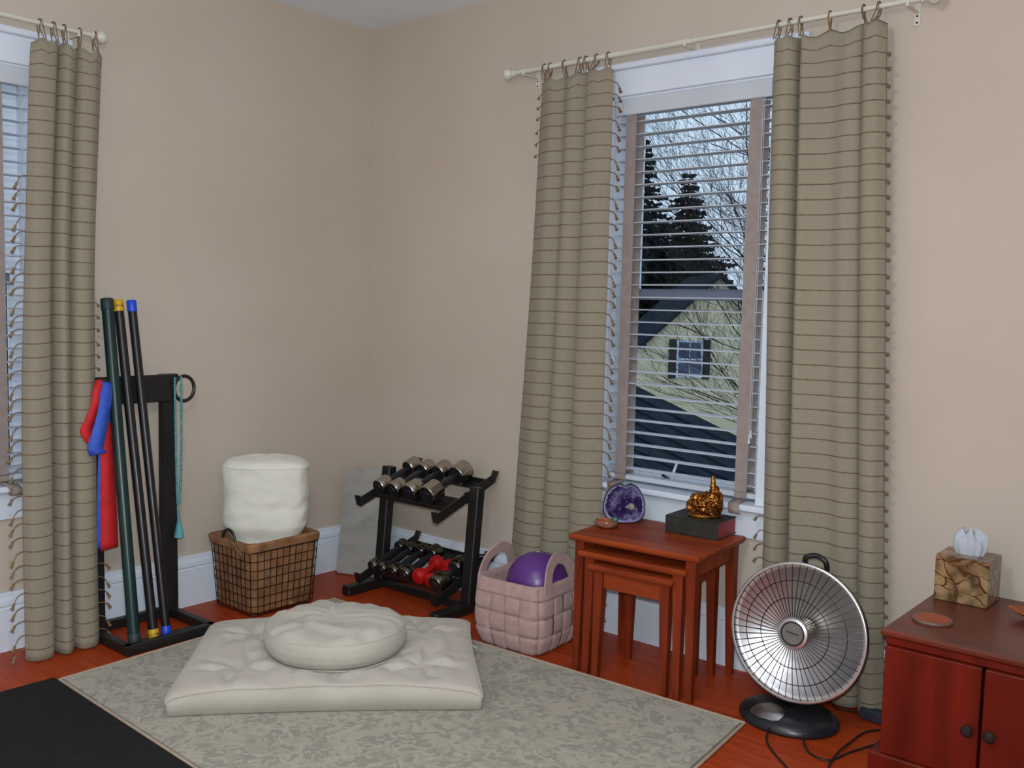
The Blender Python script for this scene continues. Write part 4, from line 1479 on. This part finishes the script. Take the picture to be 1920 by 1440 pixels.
rings = [lay_ring(0.97, -0.0305), lay_ring(0.93, -0.0325), lay_ring(0.86, -0.028)]
vs = [p for r in rings for p in r]
fs = []
for r in range(2):
    for i in range(NG):
        j = (i + 1) % NG
        fs.append((r * NG + i, r * NG + j, (r + 1) * NG + j, (r + 1) * NG + i))
m.add([(p[0], p[1], max(p[2], 0.0015)) for p in vs], fs).build('agate_rim', 'geode_rim', gd, smooth=SM)
m = MB()
random.seed(11)
for k in range(300):
    a = random.uniform(0, 2 * PI)
    q_ = math.sqrt(random.random()) * 0.92
    i = int(a / (2 * PI) * NG) % NG
    x, z = outl[i]
    x *= q_
    z = 0.072 + (z - 0.072) * q_
    hollow = 0.030 * (1 - q_ ** 2)
    base = Vector((x, -0.028 + hollow + (z - 0.072) * 0.22, z))
    d = Vector((-x * 3.0 + random.uniform(-0.4, 0.4), -1, -(z - 0.072) * 3.0 + random.uniform(-0.4, 0.4))).normalized()
    h = random.uniform(0.009, 0.019)
    w = h * random.uniform(0.4, 0.6)
    o1 = d.orthogonal().normalized()
    o2 = d.cross(o1)
    ring_ = [base + (o1 * math.cos(t) + o2 * math.sin(t)) * w for t in [2 * PI * j / 5 for j in range(5)]]
    vs = ring_ + [base + d * h]
    m.add(vs, [(j, (j + 1) % 5, 5) for j in range(5)])
m.grid(lambda u, v: (lambda i, q_: (outl[i % NG][0] * q_, -0.026 + 0.030 * (1 - q_ ** 2) + (outl[i % NG][1] - 0.072) * q_ * 0.22, 0.072 + (outl[i % NG][1] - 0.072) * q_))(int(round(u * NG)), 0.05 + v * 0.86), NG, 6)
o = m.build('crystals', 'amethyst', gd)
o['kind'] = 'stuff'
random.seed(7)
o = MB().ball((0, 0, 0), 0.015, 2, (1.0, 0.7, 0.95)).build('tumbled_stone', 'jade', None, smooth=3.14)
p = Matrix.Rotation(math.radians(34), 4, 'Z') @ Vector((0.024, -0.032, 0.062))
o.location = (gx + p.x, gy + p.y, 0.5 + p.z)
tag(o, 'pale jade stone resting in the hollow of the geode', 'stone')
bx, by = 1.652, -0.292
bw = thing('agate_bowl', 'small brown agate bowl in front of the geode', 'bowl', (bx, by, 0.5))
MB().lathe([(0.0, 0.0005), (0.026, 0.0005), (0.040, 0.009), (0.0445, 0.020), (0.0425, 0.027), (0.0385, 0.0275), (0.036, 0.024)], 30).build('body', 'agate_bowl', bw, smooth=SM)
MB().lathe([(0.036, 0.024), (0.030, 0.014), (0.018, 0.009), (0.0, 0.008)], 30).build('inside', 'agate_in', bw, smooth=SM)
o = MB().ball((0, 0, 0), 0.014, 2, (1.1, 0.8, 0.75)).build('tumbled_stone', 'green_stone', None, smooth=3.14)
o.location = (bx + 0.022, by + 0.020, 0.5292)
tag(o, 'dark green stone on the edge of the agate bowl', 'stone')

# thick book with red page edges
bk = thing('book', 'thick dark book with red page edges under the golden figurine', 'book', (1.936, -0.112, 0.5), math.radians(3.0))
bw_, bd_, bh_ = 0.205, 0.150, 0.062
MB().box((0, 0, 0.0025), (bw_, bd_, 0.004), 0.001).build('cover_board', 'book_cover', bk)
MB().box((0, 0, bh_ - 0.0025), (bw_, bd_, 0.004), 0.001).build('cover_board', 'book_cover', bk)
MB().box((0, -bd_ / 2 + 0.002, bh_ / 2), (bw_, 0.004, bh_ - 0.0005), 0.001).build('spine', 'book_cover', bk)
MB().box((0, 0.001, bh_ / 2), (bw_ - 0.006, bd_ - 0.008, bh_ - 0.010)).build('page_block', 'book_red', bk)

# gilded figurine: a rounded carved mass with a standing figure at its right end
fg = thing('golden_figurine', 'ornate gilded figurine standing on the dark book', 'figurine', (1.955, -0.122, 0.562), math.radians(36))
m = MB()
rs = random.Random(5)
m.lathe([(0.0, 0.0), (0.058, 0.0), (0.060, 0.006), (0.054, 0.012), (0.0, 0.013)], 28, sx=1.0, sy=0.68)
m.build('plinth', 'gold', fg, smooth=SM)
def lump(c, r, sc, seed, amp=0.36, f=70):
    b = MB().ball((0, 0, 0), r, 5)
    out = []
    for p in b.v:
        v = Vector(p)
        n_ = noise.noise(v * f + Vector((seed, 0, 0)))
        n2 = abs(noise.noise(v * f * 2.1 + Vector((0, seed, 0))))
        v = v * (1 + amp * n_ + amp * 0.5 * n2)
        out.append((c[0] + v.x * sc[0], c[1] + v.y * sc[1], max(0.004, c[2] + v.z * sc[2])))
    b.v = out
    return b
b = lump((-0.014, 0, 0.040), 0.042, (1.02, 0.78, 0.98), 1.0)
b.build('carved_body', 'gold', fg, smooth=SM)
b = lump((0.034, 0.0, 0.046), 0.027, (0.95, 0.9, 1.65), 4.0)
b.build('robed_figure', 'gold', fg, smooth=SM)
m = MB()
m.tube(spline([(0.030, 0, 0.080), (0.029, 0, 0.096), (0.027, 0, 0.108)], 4), [0.014] * 3 + [0.0125] * 6, 12)
m.ball((0.026, -0.002, 0.112), 0.0125, 3, (0.9, 0.9, 1.1))
m.tube([(0.026, 0, 0.120), (0.026, 0, 0.134), (0.024, 0, 0.148)], [0.0095, 0.0085, 0.004], 10)
m.build('head', 'gold', fg, smooth=SM)
b = lump((0.030, 0.0, 0.098), 0.0155, (1.0, 0.95, 1.25), 9.0)
b.build('crown', 'gold', fg, smooth=SM)
m = MB()
m.tube(spline([(0.016, -0.012, 0.088), (0.006, -0.018, 0.080), (0.012, -0.024, 0.066), (0.028, -0.024, 0.062)], 5), 0.0058, 8)
m.tube(spline([(0.042, -0.010, 0.092), (0.053, -0.010, 0.084), (0.056, -0.012, 0.068), (0.050, -0.018, 0.054)], 5), 0.0056, 8)
m.build('arms', 'gold', fg, smooth=SM)
m = MB()
for k in range(22):
    a = rs.uniform(0, 2 * PI)
    cx, cz = rs.uniform(-0.045, 0.030), rs.uniform(0.018, 0.062)
    y = -0.032 + 0.010 * abs(cx / 0.05) + 0.006 * (cz > 0.05)
    pts = []
    for i in range(11):
        t = i / 10
        r_ = 0.011 * (1 - 0.7 * t)
        pts.append((cx + r_ * math.cos(a + t * 7), y - 0.001, cz + r_ * math.sin(a + t * 7)))
    m.tube(pts, [0.0028 * (1 - 0.5 * i / 10) for i in range(11)], 6)
for k in range(16):
    t = PI * (k + 0.5) / 16
    m.ball((-0.014 + 0.043 * math.cos(t), -0.004, 0.040 + 0.042 * math.sin(t)), rs.uniform(0.004, 0.0065), 1)
m.build('scrollwork', 'gold', fg, smooth=SM)

# ================================================================== dish heater
ht = thing('dish_heater', 'silver parabolic dish heater with wire grille on the floor', 'heater', (2.378, -0.300, 0.0), math.radians(2))
m = MB().lathe([(0.0, 0.0), (0.152, 0.0), (0.158, 0.008), (0.156, 0.020), (0.140, 0.034), (0.105, 0.046), (0.06, 0.054), (0.0, 0.056)], 48, sx=1.0, sy=0.86)
m.build('base', 'black_plastic', ht, smooth=SM)
def base_z(x, y):
    r = math.hypot(x, y / 0.86)
    prof = [(0.0, 0.056), (0.06, 0.054), (0.105, 0.046), (0.140, 0.034), (0.156, 0.020)]
    for (a, za), (b_, zb) in zip(prof[:-1], prof[1:]):
        if r <= b_:
            return za + (zb - za) * (r - a) / (b_ - a)
    return 0.01
pan = []
for k in range(24):
    t = k / 24
    a = PI * (0.02 + 0.98 * t)
    pan.append((-0.034 + 0.056 * math.cos(a) - 0.004, -0.092 + 0.060 * math.sin(a)))
pan += [(-0.084, -0.099), (-0.050, -0.114), (-0.006, -0.118), (0.012, -0.110)]
m = MB()
cx_, cy_ = sum(p[0] for p in pan) / len(pan), sum(p[1] for p in pan) / len(pan)
rings = []
for s_ in (1.0, 0.75, 0.5, 0.25):
    rings.append([(cx_ + (x - cx_) * s_, cy_ + (y - cy_) * s_) for x, y in pan])
n = len(pan)
m.v = [(x, y, base_z(x, y) + (0.0012 if i == 0 else 0.003)) for i, r in enumerate(rings) for x, y in r] + [(cx_, cy_, base_z(cx_, cy_) + 0.003)]
for r in range(3):
    for i in range(n):
        j = (i + 1) % n
        m.f.append((r * n + i, r * n + j, (r + 1) * n + j, (r + 1) * n + i))
for i in range(n):
    m.f.append((3 * n + i, 3 * n + (i + 1) % n, len(m.v) - 1))
m.build('control_panel', 'silver', ht, smooth=SM)
# neck from the base up behind the dish
m = MB()
m.tube(spline([(0.0, 0.020, 0.045), (0.0, 0.050, 0.10), (0.0, 0.075, 0.18), (0.0, 0.078, 0.28)], 5), [0.050] * 4 + [0.042] * 4 + [0.036] * 4 + [0.034] * 4, 16, flat=0.8)
m.build('neck', 'black_plastic', ht, smooth=SM)
# dish: axis in the heater's frame points to the room, a little up
AX = Vector((0.02, -1.0, 0.13)).normalized()
DC = Vector((0.026, 0.046, 0.292))       # apex of the bowl side
RD = 0.212
dish = []
for k in range(15):
    r = RD * k / 14
    dish.append((r, 0.078 * (r / RD) ** 2))
o = MB().lathe(dish, 72, tuple(DC), tuple(AX)).build('reflector', 'silver', ht, smooth=3.14)
solidify(o, 0.0015)
MB().lathe([(RD - 0.004, 0.075), (RD + 0.003, 0.072), (RD + 0.006, 0.080), (RD + 0.003, 0.087), (RD - 0.004, 0.085)], 72, tuple(DC), tuple(AX)).build('dish_rim', 'silver', ht, smooth=3.14)
MB().lathe([(RD + 0.004, 0.070), (RD + 0.0035, 0.068), (0.150, 0.030), (0.06, -0.022), (0.0, -0.028)], 48, tuple(DC - AX * 0.004), tuple(AX)).build('rear_housing', 'black_plastic', ht, smooth=3.14)
q_ = Vector((0, 0, 1)).rotation_difference(AX)
def dpt(r, a, h):
    return DC + q_ @ Vector((r * math.cos(a), r * math.sin(a), h))
def dome(r):
    return 0.083 + 0.030 * (1 - (r / RD) ** 2)
src = None
for k in range(54):
    a = 2 * PI * k / 54
    r0 = 0.036
    if src is None:
        # built along local +x of the dish, then turned about the axis
        m = MB()
        m.tube([(r, 0, dome(r)) for r in (r0, 0.075, 0.115, 0.155, 0.190, RD - 0.002)], 0.0013, 5)
        src = m.build('grille_wire', 'coil', ht)
        w_ = src
    else:
        w_ = inst(src, 'grille_wire', ht)
    w_.rotation_mode = 'QUATERNION'
    from mathutils import Quaternion
    w_.rotation_quaternion = q_ @ Quaternion((0, 0, 1), a)
    w_.location = DC
for r in (0.108, 0.160):
    MB().tube([dpt(r, 2 * PI * k / 64, dome(r) - 0.0015) for k in range(64)], 0.0014, 5, closed=True).build('grille_ring', 'coil', ht, smooth=SM)
MB().lathe([(0.030, 0.106), (0.046, 0.106), (0.050, 0.112), (0.046, 0.118), (0.038, 0.120), (0.036, 0.116)], 40, tuple(DC), tuple(AX)).build('hub_ring', 'silver', ht, smooth=SM)
MB().lathe([(0.0, 0.1185), (0.034, 0.1185), (0.0365, 0.116), (0.0365, 0.106)], 40, tuple(DC), tuple(AX)).build('hub_badge', 'hub_grey', ht, smooth=SM)
m = MB().tube([dpt(0.0355, 2 * PI * k / 48, 0.1195) for k in range(48)], 0.0026, 6, closed=True)
m.build('badge_ring', 'black_plastic', ht, smooth=SM)
# a line of embossed maker's lettering on the badge, as short dark strokes
m = MB()
for k in range(9):
    c_ = DC + q_ @ Vector((0, 0, 0.1192)) + Vector((-0.018 + k * 0.0045, 0, 0.004 - k * 0.0006))
    m.box(tuple(c_), (0.003, 0.0006, 0.0042 if k % 3 else 0.0052), 0, (0, 0, 0))
m.build('badge_lettering', 'black_plastic', ht)
# heating element: coiled cone behind the hub
m = MB()
pts = []
for k in range(260):
    t = k / 259
    a = t * 2 * PI * 14
    r = 0.020 + 0.014 * (1 - t)
    pts.append(dpt(r, a, 0.012 + 0.088 * t))
m.tube(pts, 0.0021, 5)
m.build('heating_coil', 'chrome', ht, smooth=SM)
# carrying handle at the top of the housing
c_ = dpt(RD, 0, 0)
m = MB()
tp = Vector((0.058, 0.012, 0.292 + RD + 0.006))
m.tube(spline([tp + Vector((-0.036, 0.012, -0.004)), tp + Vector((-0.032, 0.004, 0.020)), tp + Vector((0.0, 0.008, 0.030)), tp + Vector((0.030, 0.004, 0.018)), tp + Vector((0.034, 0.012, -0.010))], 5), 0.0085, 10)
m.build('carry_handle', 'black_plastic', ht, smooth=SM)

# ================================================================== cords on the floor
def cord(label, pts, r=0.0034, extra=None):
    c = spline(pts, 8)
    c = [Vector((p.x, p.y, max(p.z, r))) for p in c]
    root = thing('power_cord', label, 'cord', (c[0].x, c[0].y, 0))
    MB().tube(c, r, 7).build('wire', 'cord', root, smooth=SM, world=True)
    return root
cord('black heater cord running over the heater base and off the floor edge', [(2.420, -0.300, 0.057), (2.398, -0.352, 0.054), (2.375, -0.395, 0.042), (2.376, -0.436, 0.016), (2.395, -0.490, 0.0034), (2.445, -0.550, 0.0034), (2.515, -0.612, 0.0034), (2.60, -0.70, 0.0034), (2.66, -0.80, 0.0034)])
cord('black cord looping from the heater base towards the cabinet', [(2.455, -0.325, 0.030), (2.470, -0.395, 0.020), (2.486, -0.428, 0.0034), (2.530, -0.482, 0.0034), (2.586, -0.484, 0.0034), (2.612, -0.392, 0.0034), (2.655, -0.275, 0.0034), (2.700, -0.20, 0.0034), (2.725, -0.16, 0.0034)])
cord('black cord crossing the floor from the cabinet foot', [(2.74, -0.115, 0.0034), (2.66, -0.150, 0.0034), (2.623, -0.178, 0.0034), (2.593, -0.235, 0.0034), (2.592, -0.352, 0.0100), (2.592, -0.44, 0.0105), (2.600, -0.517, 0.0034), (2.632, -0.60, 0.0034), (2.655, -0.68, 0.0034)])
root = cord('thin black cord leading into the slate plug box', [(2.440, -0.090, 0.0034), (2.462, -0.112, 0.0034), (2.500, -0.100, 0.0034), (2.530, -0.105, 0.010), (2.545, -0.108, 0.018)])
pb = thing('plug_box', 'slate grey plug box on the cord by the curtain hem', 'plug', (2.585, -0.115, 0.0))
MB().box((0, 0, 0.020), (0.088, 0.040, 0.036), 0.006, (0, 0, 0), 2).build('case', 'adapter', pb)
MB().box((0.047, 0, 0.018), (0.010, 0.026, 0.024), 0.003).build('strain_relief', 'cord', pb)
pb.rotation_euler = (0, 0, math.radians(-8))

# ================================================================== cabinet and what stands on it
cb = thing('cabinet', 'red-stained wooden two-door cabinet at the right edge', 'cabinet', (3.008, -0.335, 0.0))
CX0, CX1, CY0, CY1, CZ = -0.245, 0.245, -0.262, 0.262, 0.467
MB().box((0, 0, 0.065), (CX1 - CX0 + 0.052, CY1 - CY0 + 0.030, 0.130), 0.006, None, 2).build('plinth', 'cab', cb)
m = MB()
for x in (CX0 + 0.010, CX1 - 0.010):
    m.box((x, 0.008, 0.287), (0.020, CY1 - CY0 - 0.016, 0.314))
m.box((0, CY1 - 0.010, 0.287), (CX1 - CX0, 0.016, 0.314))
m.box((0, 0.008, 0.140), (CX1 - CX0 - 0.03, CY1 - CY0 - 0.03, 0.018))
m.build('carcass', 'cab', cb)
MB().box((0, CY0 + 0.012, 0.4355), (CX1 - CX0, 0.022, 0.021), 0.002).build('top_rail', 'cab', cb)
rings = []
m = MB()
for o_, z in ((-0.004, 0.444), (0.004, 0.446), (0.010, 0.452), (0.010, 0.460), (0.004, CZ)):
    rings.append([(sx * (CX1 + o_), sy * (CY1 + o_ * (1 if sy < 0 else 0)), z) for sx, sy in ((-1, -1), (1, -1), (1, 1), (-1, 1))])
vs = [p for r in rings for p in r]
fs = [(3, 2, 1, 0), tuple(range(16, 20))]
for r in range(4):
    for i in range(4):
        j = (i + 1) % 4
        fs.append((r * 4 + i, r * 4 + j, r * 4 + 4 + j, r * 4 + 4 + i))
m.add(vs, fs).build('top', 'cabtop', cb)
for sg in (-1, 1):
    w = 0.2375
    dr = MB().box((sg * (w / 2 + 0.0035), CY0 - 0.002, 0.278), (w, 0.020, 0.292), 0.003, None, 2).build('door', 'cab', cb)
    MB().lathe([(0.0, 0.026), (0.010, 0.025), (0.0145, 0.020), (0.0145, 0.015), (0.008, 0.010), (0.006, 0.004), (0.008, 0.0), (0.0, 0.0)], 22, (sg * 0.026, CY0 - 0.012, 0.262), (0, -1, 0)).build('knob', 'knob', dr, smooth=SM)

tb = thing('tissue_box', 'brown marbled stone tissue box with a white tissue on the cabinet', 'tissue box', (2.846, -0.166, CZ))
MB().box((0, 0, 0.0675), (0.146, 0.130, 0.134), 0.002).build('box', 'rainforest', tb)
m = MB()
NT = 40
def tis(u, v):
    a = u * 2 * PI
    r = (0.022, 0.034, 0.036, 0.026, 0.006)[min(4, int(v * 4.001))]
    vv = v * 4
    k = int(min(vv, 3.999))
    rr = (0.030, 0.038, 0.040, 0.036, 0.016)
    r = rr[k] + (rr[k + 1] - rr[k]) * (vv - k)
    cr = 1 + 0.16 * math.sin(a * 5 + v * 2) * v + 0.10 * math.sin(a * 9 + 1)
    z = 0.130 + 0.074 * v + 0.012 * v * v * math.sin(a * 4 + 1)
    return (r * cr * math.cos(a) * 1.1, r * cr * math.sin(a) * 0.55, z)
m.grid(tis, NT, 12)
m.build('tissue', 'tissue', tb, smooth=3.14)
cs = thing('coaster', 'round terracotta coaster on the cabinet top', 'coaster', (2.836, -0.448, CZ))
MB().lathe([(0.0, 0.0), (0.050, 0.0), (0.052, 0.004), (0.050, 0.008), (0.046, 0.0085), (0.045, 0.0075)], 40).build('rim', 'coaster_rim', cs, smooth=SM)
MB().lathe([(0.046, 0.0078), (0.030, 0.0074), (0.0, 0.0074)], 40).build('inlay', 'coaster', cs, smooth=SM)
# shallow leaf-shaped dish cut off by the picture edge
ds = thing('wooden_dish', 'shallow orange wooden dish cut off at the right edge', 'dish', (3.062, -0.235, CZ), math.radians(12))
m = MB()
def leaf(u, v):
    x = -0.085 + 0.17 * u
    w = 0.050 * math.sin(PI * min(max(u, 0.0), 1)) ** 0.7
    y = (v * 2 - 1) * w
    z = 0.0035 + 0.020 * abs(v * 2 - 1) ** 2 * math.sin(PI * u) + 0.026 * abs(u * 2 - 1) ** 2.2
    return (x, y, z)
m.grid(leaf, 28, 14)
solidify(m.build('dish', 'dish_wood', ds, smooth=3.14), 0.005)

# ================================================================== pendant lamp, added for fill, unseen above the view
cl = thing('added_pendant_lamp', 'added glass globe pendant lamp for fill light, out of view', 'lamp', (2.7, -2.7, 2.6))
MB().lathe([(0.0, 0.0), (0.06, 0.0), (0.06, -0.02), (0.02, -0.036), (0.0, -0.036)], 32).build('canopy', 'rod', cl, smooth=SM)
MB().cyl((0, 0, -0.03), (0, 0, -0.36), 0.005, n=8).build('stem', 'rod', cl, smooth=SM)
MB().ball((0, 0, -0.48), 0.13, 3).build('globe', 'pane', cl, smooth=3.14)

# ================================================================== outdoors, seen through the right window
struct(MB().box((-12, 18, -4.6), (70, 34, 0.2)).build('ground_outside', 'ground'))

# lower roof just under the window, laid in lapped courses of shingle
roof = thing('lower_roof', 'dark shingled lower roof below the window', 'roof', (0.6, 2.4, -0.35))
A = Vector((-0.66, 2.46, 0.985))
B = Vector((1.55, 4.10, -0.30))
C = Vector((2.25, 1.35, -0.75))
D = Vector((-0.10, 0.75, -0.05))
NC = 15
for k in range(NC):
    t0, t1 = k / NC, (k + 1.25) / NC
    l0, l1 = D.lerp(A, t0), D.lerp(A, min(t1, 1.0))
    r0, r1 = C.lerp(B, t0), C.lerp(B, min(t1, 1.0))
    nr = (r0 - l0).cross(l1 - l0).normalized()
    if nr.z < 0:
        nr = -nr
    th = 0.014
    vs = [l0 + nr * th, r0 + nr * th, r1, l1, l0 - nr * 0.004, r0 - nr * 0.004, r1 - nr * 0.012, l1 - nr * 0.012]
    MB().add(vs, [(0, 1, 2, 3), (7, 6, 5, 4), (0, 4, 5, 1), (1, 5, 6, 2), (2, 6, 7, 3), (3, 7, 4, 0)]).build('shingle_course', 'shingle', roof, world=True)
m = MB()
vs = [p - Vector((0, 0, 0.22)) for p in (A, B, C, D)] + [p - Vector((0, 0, 0.34)) for p in (A, B, C, D)]
m.add(vs, [(0, 1, 2, 3), (7, 6, 5, 4), (0, 4, 5, 1), (1, 5, 6, 2), (2, 6, 7, 3), (3, 7, 4, 0)])
m.build('roof_deck', 'shingle', roof, world=True)

# neighbouring house: gable end towards us
HO = Vector((-7.18, 13.92, 0))
ux = Vector((0.735, 0.678, 0)).normalized()      # along the gable, to the right
un = Vector((0.678, -0.735, 0)).normalized()     # towards us
def hp(s, n, z):
    return HO + ux * s + un * n + Vector((0, 0, z))
GW, EZ, AZ = 2.95, 0.62, 1.98
hs = thing('yellow_house', 'pale yellow gabled house with a shuttered window outside', 'house', tuple(hp(GW / 2, -2, -4.5)))
poly = [(0, -4.5), (GW, -4.5), (GW, EZ), (GW / 2, AZ), (0, EZ)]
vs = [hp(s, 0, z) for s, z in poly] + [hp(s, -3, z) for s, z in poly]
MB().add(vs, [tuple(range(5)), tuple(reversed(range(5, 10)))] + [(i, (i + 1) % 5, 5 + (i + 1) % 5, 5 + i) for i in range(5)]).build('walls', 'house', hs, world=True)
sl = (AZ - EZ) / (GW / 2)
for s0, s1 in ((-0.16, GW / 2), (GW + 0.16, GW / 2)):
    z0, z1 = (AZ - sl * (GW / 2 + 0.16)), AZ
    vs = [hp(s0, 0.14, z0), hp(s1, 0.14, z1), hp(s1, -3.1, z1), hp(s0, -3.1, z0)]
    vs = vs + [v + Vector((0, 0, 0.10)) for v in vs]
    MB().add(vs, [(3, 2, 1, 0), (4, 5, 6, 7), (0, 1, 5, 4), (1, 2, 6, 5), (2, 3, 7, 6), (3, 0, 4, 7)]).build('roof_slope', 'shingle', hs, world=True)
def hbox(nm, mat, s0, s1, n0, n1, z0, z1, parent):
    vs = [hp(s, n, z) for z in (z0, z1) for s, n in ((s0, n0), (s1, n0), (s1, n1), (s0, n1))]
    return MB().add(vs, [(3, 2, 1, 0), (4, 5, 6, 7), (0, 1, 5, 4), (1, 2, 6, 5), (2, 3, 7, 6), (3, 0, 4, 7)]).build(nm, mat, parent, world=True)
wf = hbox('window_frame', 'white', 0.62, 1.17, 0.0, 0.05, -0.12, 0.66, hs)
hbox('pane', 'far_pane', 0.66, 0.885, 0.045, 0.058, -0.08, 0.25, wf)
hbox('pane', 'far_pane', 0.905, 1.13, 0.045, 0.058, -0.08, 0.25, wf)
hbox('pane', 'far_pane', 0.66, 0.885, 0.045, 0.058, 0.29, 0.62, wf)
hbox('pane', 'far_pane', 0.905, 1.13, 0.045, 0.058, 0.29, 0.62, wf)
hbox('shutter', 'shutter', 0.46, 0.61, 0.0, 0.04, -0.14, 0.68, hs)
hbox('shutter', 'shutter', 1.18, 1.33, 0.0, 0.04, -0.14, 0.68, hs)
hbox('corner_board', 'house', -0.02, 0.10, -0.02, 0.025, -4.5, 0.60, hs)

def spruce(label, apex, base_z, slope, seed, n_lv=54):
    rs = random.Random(seed)
    ax, ay, az = apex
    root = thing('spruce_tree', label, 'tree', (ax, ay, base_z), 0, 'spruces outside the window')
    MB().tube([(ax, ay, base_z), (ax, ay, az - 0.3)], [0.26, 0.03], 8).build('trunk', 'bark', root, smooth=SM, world=True)
    m = MB()
    Ht = az - base_z
    for l in range(n_lv):
        t = (l + 0.5) / n_lv
        z = az - Ht * 0.93 * t
        R = min(2.9, slope * (az - z) * rs.uniform(0.82, 1.12) + 0.10)
        nb = int(9 + 11 * t)
        for b in range(nb):
            a = rs.uniform(0, 2 * PI)
            Rb = R * rs.uniform(0.65, 1.1)
            d = Vector((math.cos(a), math.sin(a), 0))
            sd = Vector((-d.y, d.x, 0))
            ns = max(4, int(Rb / 0.17))
            for k in range(ns):
                q = (k + rs.random()) / ns
                c = Vector((ax, ay, z)) + d * Rb * q + Vector((0, 0, -0.26 * Rb * q + 0.10 * Rb * q * q * q))
                w = (0.26 + 0.30 * (1 - q)) * min(1.0, 0.30 + 1.6 * t)
                for sg in (-1, 1):
                    tip = c + sd * sg * w * rs.uniform(0.7, 1.2) + d * w * rs.uniform(0.2, 0.7) + Vector((0, 0, -w * rs.uniform(0.15, 0.55)))
                    m.add([c - d * 0.12, c + d * 0.13 + Vector((0, 0, 0.07)), tip], [(0, 1, 2)])
    o = m.build('foliage', 'needles', root, world=True)
    o['kind'] = 'stuff'
    return root
spruce('tall spruce by the left tape of the blind outside', (-12.00, 21.0, 6.25), -4.5, 0.40, 3)
spruce('second spruce behind the yellow house, right of the tall one', (-10.93, 21.81, 5.30), -4.5, 0.44, 4)
spruce('low dark spruce behind the yellow house roof', (-14.6, 26.0, 3.9), -4.5, 0.60, 8, 34)

bt = thing('bare_tree', 'bare branching winter tree at the right of the window view', 'tree', (-0.80, 10.25, -4.5))
rs = random.Random(21)
segs = {'trunk': MB(), 'branches': MB()}
count = [0]
def grow(p, d, L, r, lv):
    if lv > 8 or r < 0.0021 or count[0] > 24000:
        return
    pts = [p]
    q = p.copy()
    n = 3 if lv < 5 else 2
    dd = d.copy()
    for k in range(n):
        dd = (dd + Vector((rs.uniform(-1, 1), rs.uniform(-1, 1), rs.uniform(-0.5, 0.8))) * 0.16).normalized()
        q = q + dd * L / n
        pts.append(q.copy())
    count[0] += n
    rr = [r * (1 - 0.32 * k / n) for k in range(n + 1)]
    segs['trunk' if lv < 1 else 'branches'].tube(pts, rr, 6 if lv < 2 else 4 if lv < 4 else 3, caps=False)
    nb = 4 if lv < 6 else 3
    for b in range(nb):
        k = rs.randint(1, n)
        sp = 0.75 if lv < 1 else 0.85
        nd = (dd + Vector((rs.uniform(-1, 1), rs.uniform(-1, 1), rs.uniform(-0.35, 0.75))) * sp).normalized()
        grow(pts[k], nd, L * rs.uniform(0.60, 0.84), max(0.0022 if lv < 6 else 0.0, rr[k] * rs.uniform(0.42, 0.62)), lv + 1)
grow(Vector((-0.80, 10.25, -4.5)), Vector((-0.03, 0.0, 1)), 3.9, 0.13, 0)
for k in range(9):
    a = rs.uniform(0, 6.28)
    z = -1.4 + k * 0.5
    nd = Vector((-0.75 + rs.uniform(-0.2, 0.2), -0.35 + rs.uniform(-0.4, 0.4), 0.45)).normalized()
    grow(Vector((-0.83, 10.25, z)), nd, 2.2, 0.028, 2)
segs['trunk'].build('trunk', 'bark', bt, smooth=SM, world=True)
o = segs['branches'].build('branches', 'bark', bt, smooth=SM, world=True)
o['kind'] = 'stuff'

# pale boarded wall of the house next door, seen through the left blind
pw = thing('boarded_wall', 'pale blue boarded wall outside the left window', 'wall', (-2.6, -0.6, -4.5))
for k in range(22):
    y = -3.0 + k * 0.22
    MB().box((-2.6 + 0.02 * (k % 2), y, -0.6), (0.04, 0.20 if k % 2 == 0 else 0.14, 7.8), 0.004).build('board', 'paleboard', pw, world=True)
m = MB().box((-2.68, -0.7, -0.6), (0.10, 4.9, 7.8))
m.build('backing', 'shutter', pw, world=True)
